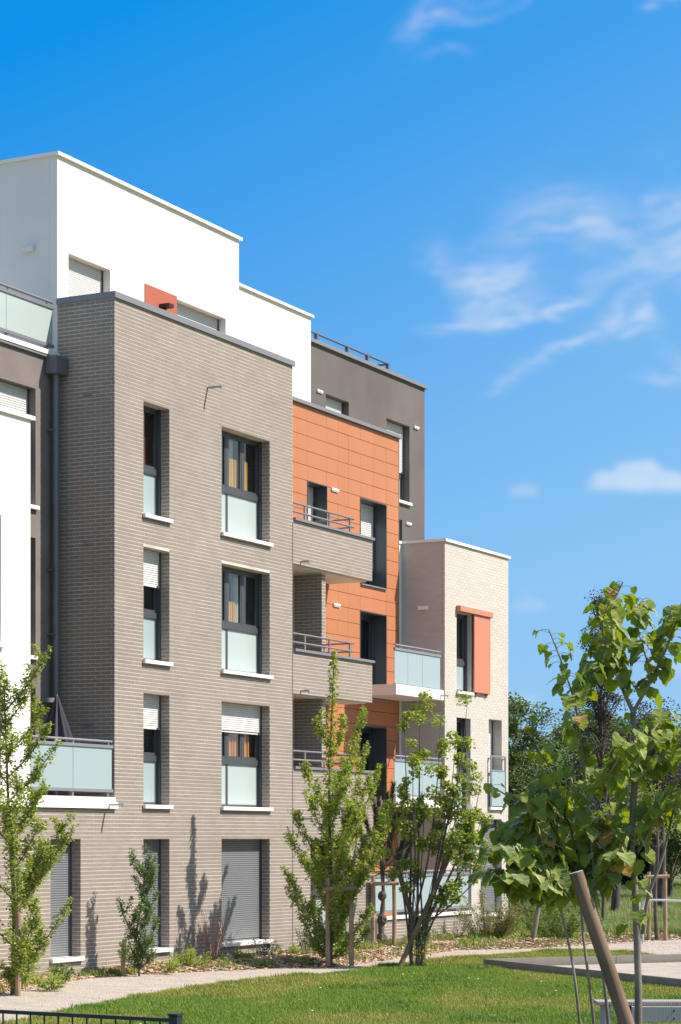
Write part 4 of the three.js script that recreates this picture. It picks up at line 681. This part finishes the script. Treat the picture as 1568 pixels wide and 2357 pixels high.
// the many-stemmed tree on the lawn
{
  const t = thing('multi_stem_tree', 'many-stemmed tree with sparse leaf clumps fanning up from the lawn', 'tree', [1.48, 0, -44.17]), r = rand(261), lv = new Leaves(262), wd = [];
  const stems = [[-0.25, 4.85, 0.1], [0.06, 5.2, -0.2], [0.97, 5.2, 0.1], [0.44, 4.75, 0.3], [1.22, 3.6, 0.2], [1.25, 2.9, -0.2], [-0.6, 3.1, 0.2], [0.92, 3.95, -0.3], [0.75, 4.4, 0.0], [-0.1, 4.0, 0.35], [1.05, 3.2, 0.3], [0.15, 3.3, -0.4], [1.45, 2.35, 0.1]];
  const base = (i) => [(-0.09 + 0.18 * (i % 3) / 2) + 0.03 * (r() - 0.5), -0.06, (i % 2 - 0.5) * 0.14];
  stems.forEach(([x, y, z], i) => {
    const b = base(i), pts = [b, [b[0] * 1.3 + x * 0.06, 0.62, b[2] + z * 0.05], [x * 0.5, 0.62 + (y - 0.62) * 0.38, z * 0.5], [x * 0.86, 0.62 + (y - 0.62) * 0.72, z * 0.8], [x, y, z]], c = new THREE.CatmullRomCurve3(pts.map(v3));
    wd.push(limb(pts, 0.036 - 0.001 * i, 0.004, 7, 0.25, r));
    const clumps = 8 + Math.floor(r() * 5);
    for (let k = 0; k < clumps; k++) {
      const q = k === 0 ? 0.985 : 0.46 + 0.52 * r(), p = c.getPointAt(q), e = [p.x + (r() - 0.5) * 0.34, p.y + 0.02 + r() * 0.16, p.z + (r() - 0.5) * 0.34], n = 60 + Math.floor(r() * 70), sp = 0.09 + 0.09 * r();
      if (k) wd.push(limb([[p.x, p.y, p.z], [(p.x + e[0]) / 2, (p.y + e[1]) / 2 + 0.02, (p.z + e[2]) / 2], e], 0.006, 0.003, 4));
      for (let j = 0; j < n; j++) { const a = r() * 6.28, s2 = sp * Math.cbrt(r()), u = 2 * r() - 1, f = Math.sqrt(1 - u * u); lv.leaf(e[0] + Math.cos(a) * f * s2, e[1] + u * s2 * 0.9, e[2] + Math.sin(a) * f * s2, 0.05 + 0.035 * r(), pick(r, GREENS), 0.85); }
    }
  });
  for (let i = 0; i < 14; i++) { const a = r() * 6.28, x = Math.cos(a) * 0.9 + 0.3, y = 2 + 2.2 * r(); wd.push(limb([[0.05, 0.6, 0], [x * 0.5, y * 0.55, Math.sin(a) * 0.3], [x, y, Math.sin(a) * 0.5]], 0.009, 0.003, 4)); }
  for (let i = 0; i < 850; i++) { const a = r() * 6.28, q = 0.06 + 0.2 * r(); lv.leaf(Math.cos(a) * q + 0.08, 0.1 + 0.95 * r(), Math.sin(a) * q, 0.045, pick(r, GREENS)); }
  put('stems', join(wd), M.bark, t); put('crown', lv.build(), leafMat, t);
  for (const [a, b, lab] of [[[-0.38, -0.05, 0.25], [0.67, 2.25, -0.1], 'leaning brown stake crossing to the right of the many-stemmed tree'], [[0.2, -0.05, -0.25], [-0.42, 2.06, 0.15], 'leaning brown stake crossing to the left of the many-stemmed tree']]) { const s = thing('tree_stake', lab, 'stake', [1.48, 0, -44.17]); put('post', limb([a, a.map((v, i) => (v + b[i]) / 2), b], 0.05, 0.046, 10), M.oldStake, s); put('post_top', rod(b, b.map((v, i) => v + (b[i] - a[i]) * 0.002), 0.046, 0.044), M.greyWood, s); }
}
// shrubs and low plants in the bed
feathered('wall_shrub', 'upright dark green shrub growing before the narrow ground floor shutter', [-3.66, 0.1, -41.6], [[0, -0.1, 0], [-0.05, 0.6, 0.03], [0.05, 1.3, 0], [0.12, 2.0, 0]],
  [[0.2, 2.1, 0.05], [0.32, 1.95, 0.1], [-0.17, 2.05, 0], [-0.35, 1.2], [0.35, 1.45], [0.33, 0.95], [-0.25, 0.7], [-0.32, 0.4], [0.1, 1.6, 0.15], [0.22, 1.2, 0.2], [0.1, 0.9, 0.25], [-0.1, 1.0, 0.2], [0.2, 0.6, 0.25], [0.0, 0.5, 0.2], [0.25, 1.7, 0], [-0.1, 0.3, 0.25], [0.3, 0.35, 0.1]], { seed: 271, cols: [...DEEP, [0.09, 0.17, 0.022]], size: 0.044, per: 280, spread: 0.09, twigs: 3, r0: 0.02, category: 'shrub' });
{ const t = thing('stub_post', 'short pale wooden stub at the foot of the upright shrub', 'post', [-3.95, 0.05, -41.5]); put('post', limb([[0, -0.1, 0], [0.01, 0.3, 0], [0.03, 0.62, 0]], 0.045, 0.04, 8), M.stake, t); put('post_top', rod([0.03, 0.618, 0], [0.03, 0.624, 0], 0.04, 0.038), M.paleWood, t); }
{
  const p = at(2.7, -0.55), t = thing('bare_shrub', 'bare reddish twiggy shrub in the tree shadow on the wall', 'shrub', [p[0], 0.08, p[2]]), r = rand(281), wd = [], lv = new Leaves(282);
  for (let i = 0; i < 60; i++) { const a = r() * 6.28, q = 0.15 + 0.5 * r(), h = (0.45 + 0.75 * r()) * (1.1 - 0.5 * q), pts = [[Math.cos(a) * 0.06, -0.05, Math.sin(a) * 0.06], [Math.cos(a) * q * 0.55, h * 0.5, Math.sin(a) * q * 0.55], [Math.cos(a) * q, h, Math.sin(a) * q]]; wd.push(limb(pts, 0.0038, 0.0016, 4)); { const e = pts[1]; wd.push(limb([e, [e[0] + (r() - 0.5) * 0.16, e[1] + 0.12, e[2] + (r() - 0.5) * 0.16], [e[0] + (r() - 0.5) * 0.3, e[1] + 0.22 + 0.15 * r(), e[2] + (r() - 0.5) * 0.3]], 0.0024, 0.0014, 4)); } for (let k = 0; k < 5; k++) lv.leaf(pts[2][0] * (0.6 + 0.4 * r()), h * (0.5 + 0.5 * r()), pts[2][2] * (0.6 + 0.4 * r()), 0.022, [0.16, 0.07, 0.04]); }
  put('stems', join(wd), S([0.36, 0.17, 0.12], 0.9), t); put('buds', lv.build(), leafMat, t);
}
function clumpPlant(label, pos, rx, h, n, size, cols, seed, stems = 10, name = 'low_plant', group = 'low plants in the bed') {
  const t = thing(name, label, name === 'low_plant' ? 'plant' : 'shrub', pos, 0, group), r = rand(seed), lv = new Leaves(seed + 1), wd = [];
  for (let i = 0; i < stems; i++) { const a = r() * 6.28, q = rx * Math.sqrt(r()), hh = h * (0.55 + 0.5 * r()) * (1 - 0.35 * q / rx), pts = [[Math.cos(a) * q * 0.25, -0.04, Math.sin(a) * q * 0.25], [Math.cos(a) * q * 0.7, hh * 0.55, Math.sin(a) * q * 0.7], [Math.cos(a) * q, hh, Math.sin(a) * q]]; wd.push(limb(pts, 0.007, 0.003, 4)); alongShoot(lv, pts, { from: 0.2, per: n / stems / Math.max(0.25, hh), spread: Math.min(0.11, rx * 0.32), size, cols, k: i * 3.1 }); }
  put('stems', join(wd), M.bark, t); put('foliage', lv.build(), leafMat, t); return t;
}
const pw = (s, w, y = 0.1) => { const p = at(s, w); return [p[0], y, p[2]]; };
clumpPlant('dark bluish evergreen shrub under the wide ground floor shutter', pw(4.55, -0.6), 0.36, 0.5, 900, 0.03, [[0.045, 0.075, 0.04], [0.03, 0.055, 0.03]], 301, 16);
clumpPlant('thin grey-green wispy shrub right of the wide ground floor shutter', pw(6.3, -0.7), 0.32, 0.85, 420, 0.032, [[0.12, 0.14, 0.075], [0.09, 0.11, 0.055]], 303, 11);
clumpPlant('bright green clump at the foot of the bare reddish shrub', pw(3.25, -0.85), 0.26, 0.3, 420, 0.05, GREENS, 305);
clumpPlant('broad-leaved green plant beside the left ground floor sill', pw(-2.9, -0.75), 0.24, 0.27, 300, 0.07, DEEP, 307);
clumpPlant('yellow-green clump below the narrow ground floor sill', pw(1.55, -0.65), 0.42, 0.42, 650, 0.042, GREENS, 309, 14);
clumpPlant('small yellow-green clump at the foot of the upright shrub', pw(0.25, -1.0), 0.32, 0.24, 380, 0.045, GREENS, 311);
clumpPlant('small green clump below the wide ground floor sill at its right end', pw(5.4, -0.75), 0.3, 0.34, 420, 0.042, GREENS, 313);
clumpPlant('dark-leaved clump under the ground floor glass door', pw(7.7, -0.8), 0.34, 0.4, 480, 0.05, DEEP, 315);
clumpPlant('flat bright green plant at the path edge left of the conical tree', pw(3.6, -2.0, 0.06), 0.3, 0.16, 300, 0.05, GREENS, 317);
clumpPlant('yellow-green weeds between the two stake frames', pw(7.9, -1.2, 0.08), 0.5, 0.3, 600, 0.045, GREENS, 319, 16);
clumpPlant('green weeds at the foot of the dark pine', pw(9.5, -1.2, 0.06), 0.5, 0.34, 620, 0.045, OLIVE, 321, 16);
clumpPlant('thin upright shoots before the low terrace wall', pw(13.6, -0.75, 0.06), 0.5, 0.6, 420, 0.035, OLIVE, 323, 12);
clumpPlant('yellow-green ground cover under the low terrace wall', pw(11.9, -0.9, 0.06), 0.75, 0.3, 900, 0.04, OLIVE, 325, 22);
clumpPlant('green weeds at the left tree foot beside the path', [-4.75, 0.06, -37.6], 0.4, 0.3, 600, 0.045, GREENS, 327, 14);
clumpPlant('loose olive shrub at the foot of the cream block', [3.5, 0.0, -54.2], 0.9, 1.5, 7500, 0.042, OLIVE, 331, 44, 'loose_shrub', 'shrubs by the cream block');
clumpPlant('dense green shrub behind the pale leaning stake', [5.2, 0.0, -54.6], 0.85, 1.3, 7000, 0.045, [...DEEP, GREENS[0]], 333, 34, 'loose_shrub', 'shrubs by the cream block');
clumpPlant('tall yellow-green shrub at the corner of the cream block', [5.0, 0.0, -57.2], 0.8, 2.7, 2800, 0.05, [...OLIVE, GREENS[1]], 335, 26, 'loose_shrub', 'shrubs by the cream block');
clumpPlant('low dark shrub in the meadow near the hoop barrier', [6.9, 0.0, -60.5], 0.8, 0.5, 900, 0.05, DEEP, 337, 18, 'loose_shrub', 'shrubs by the cream block');
{ const t = thing('tree_stake', 'pale leaning birch stake among the shrubs by the cream block', 'stake', [4.5, 0, -53.6]); put('post', limb([[-0.02, -0.05, 0], [0.1, 0.65, 0], [0.2, 1.3, 0]], 0.062, 0.055, 10), S([0.55, 0.47, 0.39], 0.9, { map: mottle(0.5, 8, 4, 119) }), t); put('post_top', rod([0.2, 1.299, 0], [0.2, 1.306, 0], 0.055, 0.053), M.paleWood, t); }
feathered('young_tree', 'thin young tree between the meadow stakes at the right edge', [7.78, 0, -56.2], [[0, -0.1, 0], [-0.05, 1.2, 0], [0.02, 2.4, 0], [-0.1, 3.6, 0]], [[-0.5, 3.7], [0.4, 3.5], [-0.3, 3.2], [0.5, 3.0], [-0.6, 2.9], [0.1, 3.9], [-0.1, 3.4, 0.5]], { seed: 341, cols: [...GREENS, [0.28, 0.22, 0.03]], size: 0.06, per: 60, spread: 0.13, r0: 0.06, r1: 0.02, steep: 0.8 });

// ---------------------------------------------------------------- trees beyond
function bigTree(name, label, pos, h, crown, n, size, cols, seed, o = {}) {
  const t = thing(name, label, 'tree', pos, 0, 'trees beyond the meadow'), r = rand(seed), lv = new Leaves(seed + 1), wd = [], { cy, rx, ry, rz = crown.rx } = crown;
  put('trunk', limb([[0, -0.2, 0], [0.1, h * 0.3, 0], [-0.05, h * 0.6, 0.05], [0, h * 0.9, 0]], o.r0 || 0.16, 0.03, 8), M.bark, t);
  const clumps = o.clumps || 60;
  for (let i = 0; i < clumps; i++) {
    const a = r() * 6.28, u = 2 * r() - 1, f = Math.sqrt(1 - u * u), q = Math.pow(r(), 0.45), shape = o.cone ? clamp(0.62 - 0.42 * u, 0.12, 1) : 1, c = [Math.cos(a) * f * q * rx * shape, cy + u * q * ry, Math.sin(a) * f * q * rz * shape], cr = (o.cr || 0.42) * (0.6 + 0.7 * r());
    wd.push(limb([[0, Math.max(0.5, c[1] - 0.8 - Math.hypot(c[0], c[2]) * 0.7), 0], [c[0] * 0.5, c[1] - 0.45, c[2] * 0.5], c], 0.03, 0.008, 4));
    for (let k = 0; k < n / clumps; k++) { const a2 = r() * 6.28, u2 = 2 * r() - 1, f2 = Math.sqrt(1 - u2 * u2), q2 = cr * Math.cbrt(r()); lv.leaf(c[0] + Math.cos(a2) * f2 * q2, c[1] + u2 * q2 * 0.8, c[2] + Math.sin(a2) * f2 * q2, size * (0.7 + 0.6 * r()), pick(r, cols), 0.75); }
  }
  put('branches', join(wd), M.bark, t); put('crown', lv.build(), leafMat, t); return t;
}
bigTree('broadleaf_tree', 'bright green tree directly behind the corner of the cream block', [5.75, 0, -75], 7.2, { cy: 4.6, rx: 1.5, ry: 2.7 }, 20000, 0.10, FAR, 401, { clumps: 70, cr: 0.5 });
bigTree('broadleaf_tree', 'airy green tree with sky gaps behind the near large-leaved tree', [7.9, 0, -80], 7, { cy: 4.6, rx: 1.7, ry: 2.4 }, 17000, 0.11, FAR, 403, { clumps: 52, cr: 0.45 });
bigTree('columnar_tree', 'tall dark purple-leaved tree rising above the others', [7.15, 0, -62.5], 9.8, { cy: 5.6, rx: 1.15, ry: 4.1 }, 13000, 0.06, PURPLE, 405, { clumps: 80, cr: 0.3, cone: true, r0: 0.055 });
bigTree('broadleaf_tree', 'mid green tree at the right edge above the dark hedge', [11.4, 0, -84], 7.4, { cy: 4.9, rx: 2.0, ry: 2.4 }, 18000, 0.12, FAR, 407, { clumps: 70, cr: 0.55 });
bigTree('columnar_tree', 'dark purple-leaved tree near the right edge beyond the meadow', [10.6, 0, -76], 7.6, { cy: 4.8, rx: 1.3, ry: 2.3 }, 9000, 0.08, PURPLE, 409, { clumps: 50, cr: 0.42 });
bigTree('broadleaf_tree', 'low yellow-green tree before the dark hedge beyond the meadow', [8.6, 0, -72], 4.6, { cy: 3.3, rx: 1.3, ry: 1.0 }, 7000, 0.09, FAR, 411, { clumps: 40, cr: 0.42 });
bigTree('broadleaf_tree', 'full dark green tree low behind the cream block corner', [6.6, 0, -70], 5.2, { cy: 2.9, rx: 1.5, ry: 2.2 }, 20000, 0.10, FAR, 451, { clumps: 75, cr: 0.45 });
bigTree('broadleaf_tree', 'full green tree filling the gap behind the many-leaved near tree', [9.6, 0, -88], 7.6, { cy: 4.2, rx: 2.2, ry: 3.2 }, 24000, 0.13, FAR, 453, { clumps: 90, cr: 0.6 });
bigTree('broadleaf_tree', 'full green tree at the right edge below the purple tree', [12.9, 0, -90], 7, { cy: 3.9, rx: 2.2, ry: 2.8 }, 22000, 0.13, FAR, 455, { clumps: 80, cr: 0.6 });
for (let i = 0; i < 7; i++) bigTree('hedge_tree', ['leftmost', 'second', 'third', 'middle', 'fifth', 'sixth', 'rightmost'][i] + ' evergreen in the hedge row beyond the meadow, leaves darkened for canopy shade', [9.4 + i * 2.1, 0, -112 + (i % 2) * 1.5], 7, { cy: 2.7, rx: 1.8, ry: 3.0 }, 9000, 0.18, SHADED, 421 + i, { clumps: 46, cr: 0.6 });  // the black shade beneath the trees is put into the leaf colour
bigTree('broadleaf_tree', 'tall green tree over the hedge row at the right edge', [17.5, 0, -104], 9, { cy: 6.6, rx: 3.2, ry: 2.3 }, 11000, 0.15, FAR, 441, { clumps: 60, cr: 0.75 });
bigTree('broadleaf_tree', 'tall green tree over the hedge row behind the near large-leaved tree', [12.5, 0, -106], 8.6, { cy: 6.2, rx: 3.0, ry: 2.0 }, 11000, 0.15, FAR, 443, { clumps: 60, cr: 0.75 });

// ---------------------------------------------------------------- the near tree at the right with its large leaves
{
  const Z = -13, BR = {
    A: [[1.694, 0.001], [1.694, 1.446], [1.689, 1.833], [1.674, 2.204], [1.657, 2.451], [1.662, 2.648], [1.674, 2.87], [1.669, 3.068], [1.662, 3.216]], A1: [[1.662, 3.216], [1.768, 3.414], [1.854, 3.611], [1.891, 3.735], [1.916, 3.833]], A2: [[1.662, 3.216], [1.583, 3.414], [1.533, 3.611], [1.546, 3.809], [1.62, 3.969]],
    A3: [[1.689, 2.426], [1.768, 2.574], [1.891, 2.747], [2.04, 2.87]], A4: [[1.719, 1.957], [1.748, 2.179], [1.817, 2.377], [1.879, 2.648], [1.896, 2.722]], A5: [[1.669, 2.969], [1.768, 3.093], [1.867, 3.216]], A6: [[1.583, 3.414], [1.509, 3.562], [1.472, 3.71], [1.509, 3.833]], A7: [[1.768, 3.414], [1.719, 3.611], [1.694, 3.784], [1.743, 3.883]],
    B: [[1.509, 0.001], [1.351, 1.446], [1.306, 1.809], [1.23, 2.149], [1.18, 2.426], [1.081, 2.611], [0.965, 2.722], [0.842, 2.796]], C: [[1.57, 0.001], [1.449, 1.446], [1.385, 1.979], [1.36, 2.327], [1.299, 2.648], [1.19, 2.935], [1.119, 3.038], [1.099, 3.135], [1.109, 3.204]], D: [[1.62, 0.001], [1.519, 1.446], [1.454, 2.063], [1.44, 2.219], [1.393, 2.72], [1.348, 3.068], [1.316, 3.253], [1.24, 3.485], [1.165, 3.668]],
    D2: [[1.393, 2.72], [1.509, 2.87], [1.583, 2.994], [1.62, 3.093]], D3: [[1.316, 3.253], [1.385, 3.364], [1.435, 3.488], [1.484, 3.512]], B2: [[1.23, 2.149], [1.101, 2.327], [0.953, 2.426], [0.805, 2.438]], B3: [[1.249, 2.327], [1.348, 2.426], [1.496, 2.5], [1.62, 2.574]], B4: [[1.18, 2.426], [1.151, 2.574], [1.163, 2.722], [1.126, 2.821]], B5: [[1.23, 2.204], [1.101, 2.228], [0.978, 2.253]], C2: [[1.36, 2.327], [1.472, 2.401], [1.57, 2.574], [1.595, 2.698]],
    A8: [[1.667, 2.821], [1.768, 2.92], [1.916, 2.969], [2.064, 2.981]], A9: [[1.891, 3.735], [1.965, 3.796], [2.052, 3.747]], A10: [[1.681, 2.623], [1.817, 2.698], [1.965, 2.673], [2.089, 2.611]], C3: [[1.299, 2.648], [1.175, 2.698], [1.027, 2.71]], B6: [[1.101, 2.327], [0.978, 2.298], [0.817, 2.29]], B7: [[1.18, 2.426], [1.027, 2.525], [0.879, 2.562]], A11: [[1.768, 3.093], [1.879, 3.068], [2.015, 3.093]], C4: [[1.36, 2.327], [1.274, 2.302], [1.175, 2.253]], D4: [[1.44, 2.219], [1.521, 2.352], [1.546, 2.451]] };
  // radius at foot and tip, first leaf along the shoot, leaves, bend in depth
  const INFO = { A: [0.026, 0.017, 0.62, 26, 0], A1: [0.012, 0.004, 0.15, 34, 0.18], A2: [0.012, 0.004, 0.2, 36, -0.12], A3: [0.011, 0.004, 0.3, 26, 0.2], A4: [0.013, 0.005, 0.8, 5, 0.1], A5: [0.008, 0.004, 0.3, 20, -0.15], A6: [0.007, 0.003, 0.1, 26, 0.22], A7: [0.007, 0.003, 0.1, 28, -0.25], B: [0.013, 0.004, 0.72, 34, 0.1], C: [0.013, 0.004, 0.66, 40, -0.15], D: [0.014, 0.004, 0.6, 62, 0.2], D2: [0.008, 0.003, 0.2, 28, 0.2], D3: [0.007, 0.003, 0.2, 18, -0.12], B2: [0.008, 0.003, 0.1, 56, 0.25], B3: [0.008, 0.003, 0.0, 48, 0.2], B4: [0.007, 0.003, 0.0, 36, -0.2], B5: [0.007, 0.003, 0.0, 40, 0.1], C2: [0.008, 0.003, 0.0, 40, -0.25], A8: [0.008, 0.003, 0.1, 30, 0.2], A9: [0.005, 0.003, 0, 16, 0.1], A10: [0.008, 0.003, 0.1, 34, -0.2], C3: [0.007, 0.003, 0, 26, 0.25], B6: [0.006, 0.003, 0, 34, 0.2], B7: [0.007, 0.003, 0, 36, -0.2], A11: [0.005, 0.003, 0.1, 18, 0.15], C4: [0.006, 0.003, 0, 24, 0.25], D4: [0.006, 0.003, 0.1, 24, 0.2] };
  const ox = 1.6, r = rand(501), t = thing('near_tree', 'near young tree with large drooping green leaves and several stems at the right', 'tree', [ox, 0, Z]);
  const depth = new Map(), leaves = [], wd = [];
  for (const [k, pts] of Object.entries(BR)) {
    const [r0, r1, from, n0, bend] = INFO[k], n = Math.round(n0 * 1.45), root = pts[0][1] < 0.1, z0 = root ? { A: 0, B: 0.1, C: -0.08, D: 0.03 }[k] : (() => { let best = 0, bd = 9; for (const [p, z] of depth) { const [x, y] = p.split(',').map(Number), d = Math.hypot(x - pts[0][0], y - pts[0][1]); if (d < bd) { bd = d; best = z; } } return best; })();
    const P3 = pts.map(([x, y], i) => { const z = z0 + bend * (root ? Math.max(0, (y - 1.9) / 2) : i / (pts.length - 1)); depth.set(x + ',' + y, z); return [x - ox, y, z]; });
    wd.push({ k, g: limb(P3, r0, r1, 9, 0.12, r) }); const c = new THREE.CatmullRomCurve3(P3.map(v3));
    for (let i = 0; i < n; i++) {
      const q = from + (1 - from) * (i + r()) / n, p = c.getPointAt(Math.min(0.999, q)), a = r() * 6.28, out = new THREE.Vector3(Math.cos(a), 0, Math.sin(a)), pet = 0.03 + 0.055 * r();
      leaves.push({ p, b: p.clone().addScaledVector(out, pet).add(new THREE.Vector3(0, (r() - 0.35) * 0.05, 0)), out, s: (0.055 + 0.04 * r()) * (p.y < 2.75 && p.x < 0 ? 1.15 : 1) * (q > 0.93 ? 0.62 : 1) });
    }
  }
  put('trunk', wd.find((w) => w.k === 'A').g, M.paleBark, t); for (const k of 'BCD') put('stem', wd.find((w) => w.k === k).g, M.paleBark, t); for (const w of wd) if (w.k.length > 1) put('branch', w.g, M.paleBark, t);
  // leaf: heart-shaped, toothed, folded at the midrib, tip drooping
  const shape = (v) => {
    const pos = [], idx = [], rr = rand(510 + v), N = 9, fold = 0.10 + 0.12 * rr(), droop = 0.1 + 0.25 * rr(), lobe = v % 2 ? 0.1 : 0.0, mid = [], L = [], R = [];
    for (let i = 0; i <= N; i++) {
      const q = i / N, y = -0.1 * (i === 0 ? 0 : 0) + q, w = 0.56 * Math.pow(Math.sin(Math.PI * Math.pow(clamp(q * 0.93 + 0.06), 0.62)), 0.85) * (1 + lobe * Math.sin(q * 9)), zz = -droop * q * q, tooth = i % 2 ? 0.035 : -0.01, yo = q < 0.2 ? -0.13 * Math.sin((0.2 - q) / 0.2 * Math.PI / 2) * (i ? 1 : 0.6) : 0;
      mid.push([0, y, zz]); L.push([-(w + tooth), y + yo, zz + fold * w + 0.04 * Math.sin(i * 2.1 + v)]); R.push([w + tooth, y + yo, zz + fold * w + 0.04 * Math.sin(i * 1.7 + v * 2)]);
    }
    L[N] = [-0.01, 1.03, -droop * 1.1]; R[N] = [0.01, 1.03, -droop * 1.1];
    for (let i = 0; i <= N; i++) pos.push(...mid[i], ...L[i], ...R[i]);
    for (let i = 0; i < N; i++) { const a = i * 3, b = a + 3; idx.push(a, b, a + 1, b, b + 1, a + 1, a, a + 2, b, b, a + 2, b + 2); }
    const g = new THREE.BufferGeometry(); g.setAttribute('position', new THREE.Float32BufferAttribute(pos, 3)); g.setIndex(idx); const u = pos.filter((_, i) => i % 3 !== 2); g.setAttribute('uv', new THREE.Float32BufferAttribute(u, 2)); const f = flat(g); f.computeVertexNormals(); const sm = mergeVertices(f, 1e-4); sm.computeVertexNormals(); return flat(sm);
  };
  const shapes = [0, 1, 2, 3, 4].map(shape);
  const vein = tex(256, (u, v) => { const x = Math.abs(u > 0.5 ? u - 1 : u), side = (v + x * 0.8) * 9 % 1; const line = Math.max(Math.exp(-((x / 0.012) ** 2)), 0.6 * Math.exp(-(((side - 0.5) / 0.07) ** 2)) * sstep(0.6, 0.0, x)); const n = 0.85 + 0.15 * fbm(u * 12, v * 12, 3, 121, 12); return [n + 0.12 * line, n + 0.08 * line, n * 0.9 + 0.1 * line]; }, 1);
  const cols = [[0.33, 0.415, 0.012], [0.27, 0.365, 0.012], [0.40, 0.47, 0.014], [0.19, 0.29, 0.014], [0.34, 0.41, 0.010], [0.55, 0.32, 0.02]], mats = cols.map((c) => P(c, 0.88, { map: vein, transmission: 0.62, thickness: 0, side: THREE.DoubleSide }));
  const pets = [], rest = [], mt = new THREE.Matrix4();
  leaves.forEach((l) => { l.z = l.b.z; });
  leaves.sort((a, b) => b.z * 3 + b.s * 4 - (a.z * 3 + a.s * 4));
  leaves.forEach((l, i) => {
    pets.push(limb([[l.p.x, l.p.y, l.p.z], [(l.p.x + l.b.x) / 2, (l.p.y + l.b.y) / 2 + 0.008, (l.p.z + l.b.z) / 2], [l.b.x, l.b.y, l.b.z]], 0.0018, 0.0014, 3));
    const dir = l.out.clone().multiplyScalar(0.35 + 0.75 * r()).add(new THREE.Vector3((r() - 0.5) * 0.5, -0.35 - 0.75 * r(), (r() - 0.5) * 0.5)).normalize(), nrm = new THREE.Vector3((r() - 0.5) * 1.3, 0.55 + 0.6 * r(), (r() - 0.5) * 1.3).addScaledVector(l.out, 0.5);
    nrm.addScaledVector(dir, -nrm.dot(dir)).normalize(); const xa = new THREE.Vector3().crossVectors(dir, nrm), v = Math.floor(r() * 5), ci = r() < 0.035 ? 5 : Math.floor(r() * 5);
    mt.makeBasis(xa.multiplyScalar(l.s), dir.multiplyScalar(l.s), nrm.multiplyScalar(l.s)).setPosition(l.b);
    if (i < 300) { const m = put('leaf', shapes[v], mats[ci], t); m.applyMatrix4(mt); }
    else { const g = shapes[v].clone().applyMatrix4(mt), n = g.attributes.position.count, c = new Float32Array(n * 3); for (let q = 0; q < n; q++) c.set(cols[ci], q * 3); g.setAttribute('color', new THREE.BufferAttribute(c, 3)); rest.push(g); }
  });
  put('petioles', join(pets), M.bark, t);
  if (rest.length) put('foliage', mergeGeometries(rest), P([1, 1, 1], 0.88, { map: vein, vertexColors: true, transmission: 0.62, thickness: 0, side: THREE.DoubleSide }), t).userData.kind = 'stuff';
  const s = thing('tree_stake', 'thick leaning round stake in front of the near tree, with a grey sawn top', 'stake', [2.089, 0, -12.7]);
  const a = [0, -0.1, 0], b = [1.305 - 2.089, 2.312, 0.02]; put('post', limb([a, a.map((v, i) => (v + b[i]) / 2 + (i ? 0 : 0.012)), b], 0.046, 0.040, 18), M.oldStake, s); put('post_top', rod(b, b.map((v, i) => v + (b[i] - a[i]) * 0.001), 0.040, 0.039, 18), M.greyWood, s);
}
renderer.render(scene, camera);
